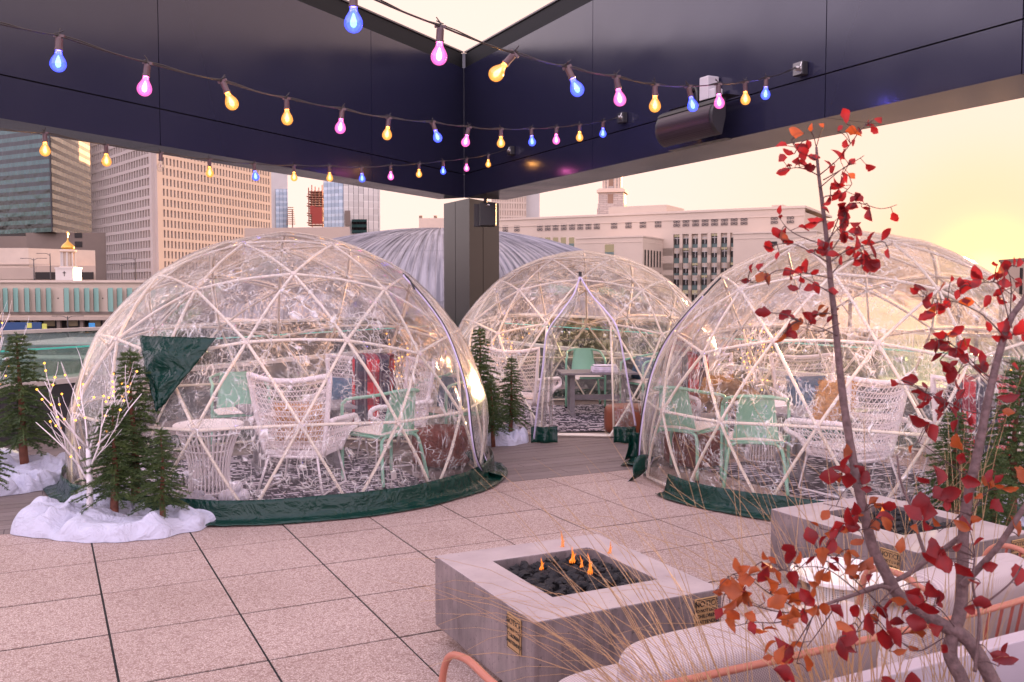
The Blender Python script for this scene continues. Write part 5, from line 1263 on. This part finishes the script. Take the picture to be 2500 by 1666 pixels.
# ================================================================== CLOTHS
def cloth(c,rx,ry,rz,h,peaks,label,seed):
    def f(u,v):
        a=u*2*PI; rr_=v**.85; e=1+.16*noise.noise(Vector((math.cos(a)*1.3,math.sin(a)*1.3,seed)))+.07*noise.noise(Vector((math.cos(a)*4,math.sin(a)*4,seed+5)))
        x=rx*math.cos(a)*rr_*e; y=ry*math.sin(a)*rr_*e
        ca,sa=math.cos(a),math.sin(a); w2=noise.noise(Vector((x*2.5,y*2.5,seed+7)))*1.1
        f1=.5+.5*math.sin(9*noise.noise(Vector((ca*1.1+w2*.5,sa*1.1,rr_*.8+seed)))+a*3); f2=max(0,1-abs(noise.noise(Vector((ca*2.6+w2,sa*2.6,rr_*1.3+seed+4))))*4.); f3=max(0,1-abs(noise.noise(Vector((x*2.2+w2,y*3.2,seed+9))))*5)
        z=h*(.34+.34*f1*(.4+.6*rr_)+.36*f2*(.3+.7*rr_)+.22*f3+.30*noise.noise(Vector((x*1.8,y*1.8,seed))))
        for (qx,qy,qh) in peaks: z+=qh*math.exp(-((x-qx)**2+(y-qy)**2)/.030)
        edge=max(0,(v-.74)/.26); z=z*max(0,1-edge**2.2)**.6 if v>.74 else z
        return Vector((x,y,max(z,.012 if v<.999 else .003)))
    q=MB(); q.grid(f,220,70); o=q.build('snow_cloth',M['snow_cloth'],None,smooth=True); o.location=c; o.rotation_euler=(0,0,rz); tag(o,label,'cloth',group='white cloths wrapped round the tree bases'); return o
cloth((-2.72,6.56,0),.70,.62,.15,.17,[(.28,.60,.04),(-.3,.25,.10),(-.03,.33,.06)],'large bunched white cloth round the left group of pines in front of the left dome',1)
cloth((-4.38,7.85,0),.62,.66,.3,.20,[(-.15,.75,.1),(0,.3,.08)],'bunched white cloth round the pine at the left edge',2)
cloth((-.17,10.02,0),.36,.30,.1,.15,[(0,.22,.08)],'small bunched white cloth at the foot of the middle group of pines',3)
cloth((3.55,6.75,0),.60,.52,.0,.15,[(-.1,.2,.06)],'bunched white cloth round the pines at the right edge',4)
o=MB().box((0,0,.012),(.30,.30,.02),Matrix.Rotation(.9,3,'Z')).build('wooden_base',M['base_wood']); o.location=(-2.55,6.22,0); tag(o,'corner of a flat wooden base sticking out from under the white cloth','base')
# ================================================================== PLANTER, SOFA
r=thing('planter_box','pale lilac planter box at the bottom right holding the red-leaved shrub','planter',AB(.35,1.15),TH)
PL,PD=4.6,.63; zp=.60
vs=[];O=[(0,0),(PL,0),(PL,PD),(0,PD)]; tk=.055; I=[(tk,tk),(PL-tk,tk),(PL-tk,PD-tk),(tk,PD-tk)]
vs=[(*p,0.002) for p in O]+[(*p,zp) for p in O]+[(*p,zp) for p in I]+[(*p,zp-.2) for p in I]
fs=[(3,2,1,0)]+[(i,(i+1)%4,4+(i+1)%4,4+i) for i in range(4)]+[(4+i,4+(i+1)%4,8+(i+1)%4,8+i) for i in range(4)]+[(8+i,8+(i+1)%4,12+(i+1)%4,12+i) for i in range(4)]
q=MB(); q.add(vs,fs); q.build('box',M['planter'],r,bevel=.004)
MB().grid(lambda u,v:Vector((tk+.001+u*(PL-2*tk-.002),tk+.001+v*(PD-2*tk-.002),zp-.14+.03*noise.noise(Vector((u*22,v*5,0))))),80,14).build('soil',M['soil'],r,smooth=True)
MB().box((2.62,PD/2,zp-.045),(.03,PD-2*tk-.002,.09)).build('divider',M['planter'],r)
# sofa in AB frame
so_=thing('wire_sofa','terracotta wire-framed outdoor sofa with woven white cushions facing the fire pit','sofa',AB(0,0),TH)
zr=.62
rail=[(.97,2.30,.0),(.97,2.36,.40),(.97,2.33,.60),(.98,2.22,.655),(1.0,2.02,.64),(1.12,1.93,zr),(1.6,1.905,zr),(2.3,1.90,zr),(2.85,1.92,zr),(3.12,1.99,zr),(3.25,2.15,.645),(3.28,2.28,.655),(3.28,2.37,.60),(3.28,2.40,.40),(3.28,2.36,0)]
MB().tube(spline(rail,8),.0105,10).build('frame_rail',M['terracotta'],so_,smooth=True)
MB().tube(spline([(2.62,2.10,.63),(2.62,2.25,.655),(2.62,2.37,.60),(2.62,2.40,.3),(2.62,2.38,0)],8),.0125,10).build('armrest',M['terracotta'],so_,smooth=True)
rs=spline(rail,8); q=MB(); acc=0
for a,b in zip(rs[:-1],rs[1:]):
    L=(b-a).length; acc+=L
    if acc>.045 and a.z>.55 and a.x>2.62: acc=0; q.tube([a,Vector((a.x+(2.1-a.x)*.03,a.y+.06,.22))],.005,5)
q.build('slats',M['terracotta_dark'],so_)
q=MB(); q.tube([(1.05,2.0,.22),(3.2,2.0,.22)],.012,8); q.tube([(1.05,2.36,.22),(3.2,2.36,.22)],.012,8); q.build('base_frame',M['terracotta'],so_)
def pad(c,dm_,tilt,nm,round_=8,ry=0):
    Mx=Matrix.Rotation(ry,3,'Y')@Matrix.Rotation(tilt,3,'X'); q=MB()
    def se(a,n): return math.copysign(abs(a)**(2/n),a)
    q.grid(lambda u,v:Mx@Vector((dm_[0]/2*se(math.cos((v-.5)*PI),9)*se(math.cos(u*2*PI),9),dm_[1]/2*se(math.cos((v-.5)*PI),3)*se(math.sin(u*2*PI),3)*(1+.06*noise.noise(Vector((u*6,v*6,dm_[0])))),dm_[2]/2*se(math.sin((v-.5)*PI),9)*(1+.03*noise.noise(Vector((math.cos(u*2*PI)*1.5,v*3,2)))))),72,48)
    o=q.build(nm,M['woven'],so_,smooth=True); o.location=c; return o
pad((1.86,2.10,.455),(.92,.20,.39),R_(10),'back_cushion'); pad((2.88,2.14,.475),(.54,.18,.42),R_(10),'back_cushion')
pad((1.98,2.34,.30),(1.15,.56,.15),0,'seat_cushion'); pad((2.9,2.34,.30),(.72,.58,.15),0,'seat_cushion')
tc_=G(2056,1402,.47); r=thing('round_table','round white metal side table with perforated base between the fire pits','side table',(tc_.x,tc_.y,0))
MB().lathe([(0,.462),(.195,.462),(.205,.468),(.205,.482),(.20,.486),(.19,.480),(0,.480)],48).build('tabletop',M['white_top'],r,smooth=True,auto=True)
t=NT('perfw'); c=t.coord(); vv=t.voro(c,110,rnd=0); t.P(color=t.mix(t.mr(vv,.3,.34),(.05,.04,.045),(.75,.7,.68)),rough=.5); M['perfw']=t.m
MB().lathe([(.135,.0),(.12,.2),(.125,.461)],36).build('base',M['perfw'],r,smooth=True)
tc_=G(2180,1432,.44); r=thing('round_table','lower white side table half hidden by branches beside the sofa arm','side table',(tc_.x+.12,tc_.y+.02,0))
MB().lathe([(0,.43),(.15,.43),(.16,.436),(.16,.448),(0,.45)],40).build('tabletop',M['white_top'],r,smooth=True,auto=True); MB().lathe([(.11,0),(.10,.2),(.10,.429)],30).build('base',M['perfw'],r,smooth=True)
# ================================================================== SHRUB
def pl3(lst,Y0,Y1=None):
    Y1=Y1 or Y0; n=len(lst); return [P(u,v,Y0+(Y1-Y0)*i/(n-1)) for i,(u,v) in enumerate(lst)]
SB=P(2400,1760,1.95)
sh=thing('red_leaved_shrub','bare-stemmed shrub with red and orange autumn leaves in the foreground planter','shrub',SB)
def rel_(pts): return [p-SB for p in pts]
st=MB(); STP=[]
def stem(lst,Y0,Y1,r0,r1,mb=None):
    p=spline(rel_(pl3(lst,Y0,Y1)),6); n=len(p); k_=.66; rs=[k_*(r0+(r1-r0)*i/(n-1)) for i in range(n)]; rr=random.Random(len(lst)*7+int(lst[0][0]))
    rs=[x*(1+.10*noise.noise(p_*40)) for x,p_ in zip(rs,p)]; (mb or st).tube(p,rs,9); STP.extend(p if mb is None else []); return p
# main leader
stem([(2480,1760),(2438,1690),(2365,1566),(2290,1520),(2200,1460),(2160,1395),(2130,1335),(2112,1260),(2095,1190),(2080,1110),(2062,1000),(2050,900),(2038,780),(2027,680),(2020,600),(2008,500),(1998,420),(1993,360)],1.95,2.15,.026,.0045)
stem([(2370,1760),(2350,1664),(2318,1590),(2343,1497),(2349,1423),(2353,1289),(2366,1200),(2388,1100),(2411,980),(2435,880),(2464,786),(2500,732),(2540,660)],1.95,2.1,.025,.008)
stem([(2349,1430),(2392,1385),(2440,1330),(2500,1240),(2560,1150)],1.98,1.9,.012,.008)
stem([(2180,1440),(2142,1432),(2083,1453),(2010,1478),(1964,1497),(1920,1530)],1.98,1.85,.0085,.003)
stem([(2264,1367),(2220,1400),(2180,1420),(2110,1445)],2.05,2.0,.010,.007)
stem([(2345,1310),(2300,1345),(2262,1368)],2.04,2.05,.009,.010)
stem([(2262,1365),(2240,1300),(2225,1240),(2200,1180),(2190,1110)],2.05,2.15,.007,.003)
stem([(2380,1640),(2388,1560),(2390,1500),(2375,1430),(2380,1360)],1.9,1.9,.006,.003)
stem([(2395,1480),(2430,1455),(2470,1420),(2495,1380)],1.9,1.85,.004,.002)
st.build('stems',M['stem'],sh,smooth=True)
tw=MB(); LV=[]; rl=random.Random(21)
def tg(lst,Y,r0=.0022,Y1=None): return stem(lst,Y,Y1 or Y,r0,r0*.45,tw)
T_=[([(1998,430),(2050,385),(2100,320),(2130,295)],2.12),([(2000,460),(2060,410),(2090,400)],2.12),([(2010,440),(2070,405),(2110,380)],2.14),([(2000,430),(1970,415),(1940,410),(1900,420)],2.1),([(1995,390),(1950,370),(1930,340)],2.1),
([(2018,590),(2055,545),(2070,510)],2.1),([(2020,600),(2070,500),(2150,510),(2190,500)],2.12),([(2025,620),(2070,550),(2050,560)],2.12),([(2015,480),(2060,470),(2080,450)],2.1),
([(2018,600),(1960,580),(1925,560),(1903,533)],2.08),([(2020,640),(1970,610),(1930,595),(1880,600)],2.08),([(2030,680),(1970,668),(1900,660),(1850,690),(1805,685)],2.08),([(2035,720),(1985,690),(1950,670)],2.07),([(2028,640),(2070,610),(2110,600),(2150,590)],2.12),([(2030,670),(2060,640),(2120,625)],2.12),
([(2045,820),(2000,800),(1950,785)],2.08),([(2045,770),(2010,765),(1980,770)],2.08),([(2050,790),(2000,810),(1960,800)],2.06),
([(2450,820),(2400,770),(2340,740),(2290,730),(2250,725)],2.08),([(2464,786),(2440,700),(2410,690),(2370,700)],2.08),([(2466,780),(2468,690),(2455,650)],2.1),([(2455,830),(2480,815),(2500,820)],2.06),
([(2425,930),(2390,900),(2350,860),(2300,830),(2260,830)],2.06),([(2420,940),(2360,880),(2330,850)],2.06),([(2395,1010),(2350,1000),(2300,975),(2260,960)],2.04),([(2400,1050),(2330,1010),(2280,960)],2.05),
([(2370,1170),(2300,1120),(2260,1090),(2240,1080)],2.04),([(2366,1230),(2330,1270),(2290,1300)],2.04),([(2370,1260),(2400,1210),(2430,1190)],2.0),
([(2110,1250),(2060,1240),(2010,1230)],2.02),([(2120,1290),(2060,1300),(2000,1290)],2.0),([(2105,1200),(2080,1160),(2060,1140)],2.04),
([(2150,1480),(2090,1420),(2010,1350),(1940,1395),(1900,1385)],1.9),([(2100,1450),(2020,1390),(1950,1385)],1.88),([(1964,1497),(1880,1450),(1800,1400),(1740,1450)],1.85),([(1960,1500),(1880,1490),(1800,1465),(1770,1450)],1.84),([(1964,1497),(1900,1520),(1840,1520),(1790,1530)],1.83),([(1990,1490),(1960,1570),(1945,1620)],1.83),([(2050,1465),(2000,1540),(1970,1580)],1.86),([(2000,1480),(1930,1590),(1890,1600)],1.84),
([(2250,1500),(2200,1550),(2170,1590)],1.9),([(2330,1530),(2280,1480),(2200,1500)],1.9),([(2300,1560),(2240,1590),(2190,1560)],1.88),([(2180,1440),(2120,1500),(2080,1560)],1.86)]
TP_=[]
for lst,Y in T_: TP_.append(tg(lst,Y))
ALLP=[p for l in TP_ for p in l]+STP; PT=MB()
LM={'r':MB(),'o':MB()}
def leaf(p,sz,ang,col,tw_=None):
    """obovate cupped leaf"""
    q=LM[col]; L=sz; nl=5; Mx=Matrix.Rotation(ang,3,'Y')@Matrix.Rotation(rl.uniform(-1.0,1.0),3,'Z')@Matrix.Rotation(rl.uniform(-.7,.7),3,'X'); bend=rl.uniform(-.6,.6); cup=rl.uniform(.3,1.1)*rl.choice((-1,1)); wd=rl.uniform(.32,.43); prof=[.05,.50,.84,1.,.98,.80,.46,.0]; tws=rl.uniform(-.5,.5)
    vs=[]
    for i,w_ in enumerate(prof):
        v=i/(len(prof)-1); jag=1+rl.uniform(-.12,.12)
        for s in (-1,0,1): jag=jag*(1+rl.uniform(-.13,.13)); vs.append(Mx@Vector((s*w_*wd*L*jag*(1-.25*abs(cup)),cup*abs(s)*w_*wd*L*.8+bend*L*v*v+s*tws*v*w_*wd*L,v*L*(1-.15*abs(bend))))+p)
    fs=[]
    for i in range(len(prof)-1):
        for s in (0,1): a=i*3+s; fs.append((a,a+1,a+4,a+3))
    q.add(vs,fs)
# leaves read off the plant: px,py,size px,angle deg (0 = tip up), colour
LL=""" 1955,315,38,-80,o 1992,306,18,10,o 1950,375,45,150,r 1922,370,28,-60,r 1945,400,35,200,r 1985,382,28,-70,r 1960,400,30,-60,r 1990,405,26,-100,r 1915,415,32,-100,r 1975,410,24,90,r 1935,398,18,-80,r 1981,350,22,170,r 2105,308,36,80,o 2070,280,34,-10,r 2075,300,20,30,r 2097,322,16,160,r 2140,315,22,130,r 2032,292,14,-40,o 2128,300,26,60,r 2092,385,22,40,r 2035,412,22,-130,r 2082,432,22,170,r 2055,455,30,100,r 2052,475,28,-160,r 2022,492,26,60,r 2030,510,26,120,r 2056,515,32,-20,r 2078,505,26,70,r 2060,545,30,-150,r 2000,525,36,-65,r 1990,545,34,-100,r 2150,520,32,170,r 2125,500,18,60,r 2015,590,22,-30,r 1905,528,14,0,r 1895,570,32,-35,r 1915,580,30,160,o 1925,590,30,120,r 1872,600,26,-40,r 1885,610,26,-100,r 1902,575,34,-10,r 1905,625,20,190,r 1845,655,22,185,r 1860,650,22,20,r 1960,650,36,-20,r 1958,658,28,60,r 1915,672,32,-120,r 1940,675,24,90,r 1992,662,24,50,r 1862,680,34,-150,o 1858,690,30,-60,o 1812,686,22,-90,r 1935,702,24,-70,r 1975,605,22,-60,r 1995,615,18,120,r 2026,600,20,20,r 1965,685,20,170,r 2110,590,34,10,r 2120,560,36,50,r 2080,580,18,90,r 2155,610,40,20,r 2130,620,40,120,r 2110,625,30,-120,r 2140,650,44,110,r 2125,655,36,90,r 2172,620,24,180,r 2065,630,26,-110,r 2150,575,26,10,r
1870,765,38,-90,r 1910,770,34,60,r 1925,790,40,-110,o 1905,800,36,-140,r 1945,785,24,100,o 1900,825,36,-150,o 1925,820,30,110,r 1975,775,26,-50,r 1990,785,22,140,r 2035,755,18,-90,r
2385,665,38,-30,r 2400,700,34,-150,r 2360,700,48,80,r 2340,690,30,-90,r 2325,680,16,0,r 2322,720,28,-150,r 2285,735,44,-60,r 2250,745,38,-90,r 2270,725,30,60,r 2300,740,26,150,r 2270,775,42,-110,r 2298,758,28,190,r 2365,735,20,-90,r 2275,815,34,-80,r 2300,820,24,110,o 2265,840,38,-100,r 2280,850,36,60,r 2335,830,26,-110,o 2310,850,30,90,r 2320,860,30,150,r 2275,870,32,-120,r 2290,895,40,140,r 2310,900,34,-60,r 2325,920,38,-120,r 2380,895,40,-100,r 2345,875,18,180,r 2205,925,40,90,r 2180,935,28,-80,r 2270,940,20,-10,r 2300,955,44,-100,r 2355,965,30,-140,r 2295,1000,40,60,r 2300,1020,44,-100,r 2320,990,30,20,r 2260,1040,50,-90,r 2290,1060,40,150,r 2325,1010,30,170,r 2470,640,20,0,r 2497,640,22,20,r 2440,640,20,0,r 2445,800,34,-90,o 2478,790,28,140,r 2498,800,40,20,r 2500,822,34,-30,r 2485,905,30,-90,r 2470,965,50,-90,r 2480,1010,26,100,o 2480,1160,44,150,o 2365,1090,44,170,o 2340,1080,26,-60,o
2085,1140,44,-15,r 2070,1165,44,-60,r 2055,1180,50,-90,r 2100,1185,44,10,r 2105,1160,40,150,r 2120,1170,36,20,r 2140,1210,24,100,r 2090,1250,46,170,r 2110,1280,52,-20,r 2095,1300,40,120,r 2050,1290,44,-100,r 2070,1300,34,-50,r 2130,1310,50,90,r 2145,1230,30,60,o 2160,1245,28,120,o 2150,1290,34,-30,o 2190,1275,50,80,r 2185,1245,36,100,r 2250,1230,54,-10,r 2235,1250,50,-40,r 2265,1250,44,20,r 2240,1290,34,100,o 2195,1300,40,150,o 2200,1330,36,190,o 2060,1325,30,-150,r 2270,1180,34,-60,r 2325,1225,50,150,r 2355,1230,56,90,r 2365,1215,30,20,r 2340,1280,40,-60,o 2375,1320,34,80,r 2395,1300,40,170,r 2330,1330,44,-80,r 2280,1340,50,-20,r 2300,1370,54,150,r 2260,1360,44,-40,r 2330,1360,40,120,r 2345,1250,30,0,r 2410,1190,44,100,r 2440,1170,34,30,r 2500,1150,44,-60,o 2490,1290,50,-20,o 2300,1160,50,20,r
2125,1350,34,-120,o 2090,1355,34,-60,o 2085,1370,44,170,o 2105,1390,40,190,o 2120,1375,30,30,o 2060,1380,30,-40,r 2005,1330,42,-20,r 2010,1360,44,180,o 1930,1370,50,-30,r 1925,1350,44,150,r 2040,1345,46,0,r 2000,1405,40,-140,o 2035,1420,36,30,o 2060,1400,30,120,r 1960,1440,42,160,r
1815,1395,40,-30,o 1825,1400,36,60,o 1870,1410,44,30,r 1880,1400,40,150,r 1860,1420,34,-90,o 1790,1445,44,-80,o 1800,1425,44,-40,o 1820,1440,40,100,o 1810,1460,44,150,o 1775,1450,42,-90,o 1800,1480,34,-60,o 1840,1440,40,90,o 1780,1475,34,-120,o 1850,1485,36,10,o 1790,1500,40,-50,o 1820,1500,34,80,o 1775,1530,30,-150,r 1790,1520,44,180,o 1840,1500,40,160,o 1855,1540,34,-60,o 1870,1550,38,100,o 1890,1450,44,-30,o 1900,1470,44,60,o 1910,1440,40,-60,o 1930,1480,48,120,o 1950,1470,44,20,o 1940,1500,44,170,o 1920,1510,40,-100,o 1975,1500,48,160,o 1990,1480,50,-40,r 2000,1510,40,100,o 1960,1540,40,20,o 1930,1545,36,-80,o 1880,1580,40,-130,o 1900,1600,44,0,o 1860,1560,34,150,r 1930,1610,56,-20,r 1950,1620,56,60,o 1920,1640,60,100,r 1990,1640,44,0,o 1900,1560,34,80,o 1985,1460,40,30,o 2020,1450,36,100,o
2170,1510,50,-40,r 2190,1490,50,30,r 2200,1530,54,120,r 2150,1540,54,160,r 2130,1520,44,-60,r 2160,1570,56,180,r 2210,1560,50,100,r 2080,1560,56,190,r 2070,1600,54,160,r 2100,1580,50,-10,r 2250,1470,54,-50,r 2280,1480,50,60,r 2240,1440,50,-30,r 2290,1450,44,150,r 2310,1470,50,20,r 2330,1480,44,150,r 2260,1540,56,-80,r 2300,1560,54,-110,r 2380,1410,60,130,r 2390,1440,44,-100,r 2430,1390,34,80,r 2480,1400,50,10,r 2440,1500,44,100,r 2400,1500,50,90,r 2460,1600,54,-70,r 2480,1620,60,20,r 2490,1640,54,110,r 2300,1590,34,-140,r 2040,1500,40,-60,r 2090,1480,44,40,r 2060,1530,40,120,o
2170,1680,66,-50,r 2190,1700,80,-20,r 2215,1705,85,5,r 2240,1700,70,35,r 2260,1690,70,60,o 2150,1690,54,-80,r 2230,1670,60,-10,r"""
for tk_ in LL.split():
    u,v,s,a,c_=tk_.split(','); u,v,s,a=float(u),float(v),float(s),float(a); Y=(2.08-.25*max(0,min(1,(v-900)/600)))*(1 if u>2060 or v<1200 else .95)+rl.uniform(-.05,.05)
    sz=s*1.12/F*Y; ang=R_(a); b=P(u,v,Y)-SB-Vector((math.sin(ang),0,math.cos(ang)))*sz*.5
    best=min(ALLP,key=lambda p_:(p_.x-b.x)**2+(p_.z-b.z)**2+.3*(p_.y-b.y)**2)
    if (best-b).length<.11: dy=best.y-b.y; b.y+=dy*.7; PT.tube(spline([best,best.lerp(b,.5)+Vector((0,0,.006)),b],3),.0011,4,cap=False)
    leaf(b,sz,ang,c_)
cand=[p for l in TP_ for p in l[3:]]
for k in range(170):
    p=rl.choice(cand); low=(p+SB).z<1.35; sz=rl.uniform(.020,.036); ang=rl.uniform(-3,3); q_=p+Vector((math.sin(ang),rl.uniform(-.5,.5),math.cos(ang)))*rl.uniform(.006,.022); PT.tube([p,q_],.0009,3,cap=False)
    leaf(q_,sz,ang,'o' if ((p+SB).x<1.42 and low and rl.random()<.8) or rl.random()<.1 else 'r')
tw.v and PT.v and tw.add(PT.v,PT.f); o=tw.build('twigs',M['twig'],sh,smooth=True)
LM['r'].build('red_leaves',M['leaf_red'],sh,smooth=True); LM['o'].build('orange_leaves',M['leaf_orange'],sh,smooth=True)
# ================================================================== GRASSES
def grass(c,n,seed,label,lean,hmax=.62,sp=.5):
    rr=random.Random(seed); q=MB(); r=thing('dry_grass',label,'ornamental grass',c,0,'clumps of dry ornamental grass')
    for k in range(n):
        L=rr.uniform(.45,1.)*hmax*1.35; a=rr.uniform(0,2*PI); ln=rr.uniform(.1,1.)*sp; d=Vector((math.cos(a)*ln+lean[0]*rr.uniform(.2,1.3),math.sin(a)*ln*.7+lean[1]*rr.uniform(.2,1.3),1)); arch=rr.uniform(.2,1.6); p=Vector((rr.uniform(-.08,.08),rr.uniform(-.05,.05),0)); pts=[]; n_=9
        dd=d.normalized()
        for i in range(n_+1): pts.append(p.copy()); dd=(dd+Vector((d.x*.10*arch,d.y*.10*arch,-.11*arch*i/n_*2.2))).normalized(); p=p+dd*L/n_
        wd=rr.uniform(.0011,.0022); q.tube(pts,[wd*(1-.75*i/n_) for i in range(n_+1)],3,cap=False)
    o=q.build('blades',M['grass'],r,smooth=True); o['kind']='stuff'; return r
grass(AB(1.32,1.50,.46),85,1,'dry tan grass clump arching left across the near fire pit',(-.50,.35),.78,.45)
grass(AB(1.62,1.48,.46),75,2,'dry tan grass clump rising in front of the sofa cushion',(-.12,.2),.74,.35)
grass(AB(1.92,1.46,.46),40,3,'dry tan grass clump beside the shrub stems',(.02,.15),.80,.28)
def islands(o):
    me=o.data; n=len(me.vertices); par=list(range(n))
    def fd(x):
        while par[x]!=x: par[x]=par[par[x]]; x=par[x]
        return x
    for e_ in me.edges:
        a,b=fd(e_.vertices[0]),fd(e_.vertices[1]); par[a]=b
    g={}
    for p_ in me.polygons: g.setdefault(fd(p_.vertices[0]),[]).append(p_)
    if len(g)<2 or len(g)>90: return
    for k,ps in enumerate(list(g.values())):
        idx={}; vs=[]; fs=[]
        for p_ in ps:
            f=[]
            for v in p_.vertices:
                if v not in idx: idx[v]=len(vs); vs.append(me.vertices[v].co.copy())
                f.append(idx[v])
            fs.append(f)
        m=bpy.data.meshes.new(me.name); m.from_pydata(vs,[],fs); m.materials.append(me.materials[0]); 
        if me.polygons[0].use_smooth: m.polygons.foreach_set('use_smooth',[True]*len(fs))
        c=o.copy(); c.data=m; C.objects.link(c)
        for ch in (list(o.children) if k==0 else []): ch.parent=c
    bpy.data.objects.remove(o)
SPLIT=('cable_tie','glass_clamp','skirt_flap','pillar','window','vent','post','floor_slab','roof_unit','wall_light','lit_shop_window','skirt_end','pilaster','balcony','penthouse','foot_cap','leg','arm','lamp_head','armrest_panel','trestle_leg','outer_glass','window_bars')
for o in list(bpy.data.objects):
    if o.type=='MESH' and o.name.split('.')[0] in SPLIT and not o.modifiers and o.get('kind')!='stuff': islands(o)
for o in list(bpy.data.objects):
    if '_used' in o.keys(): del o['_used']
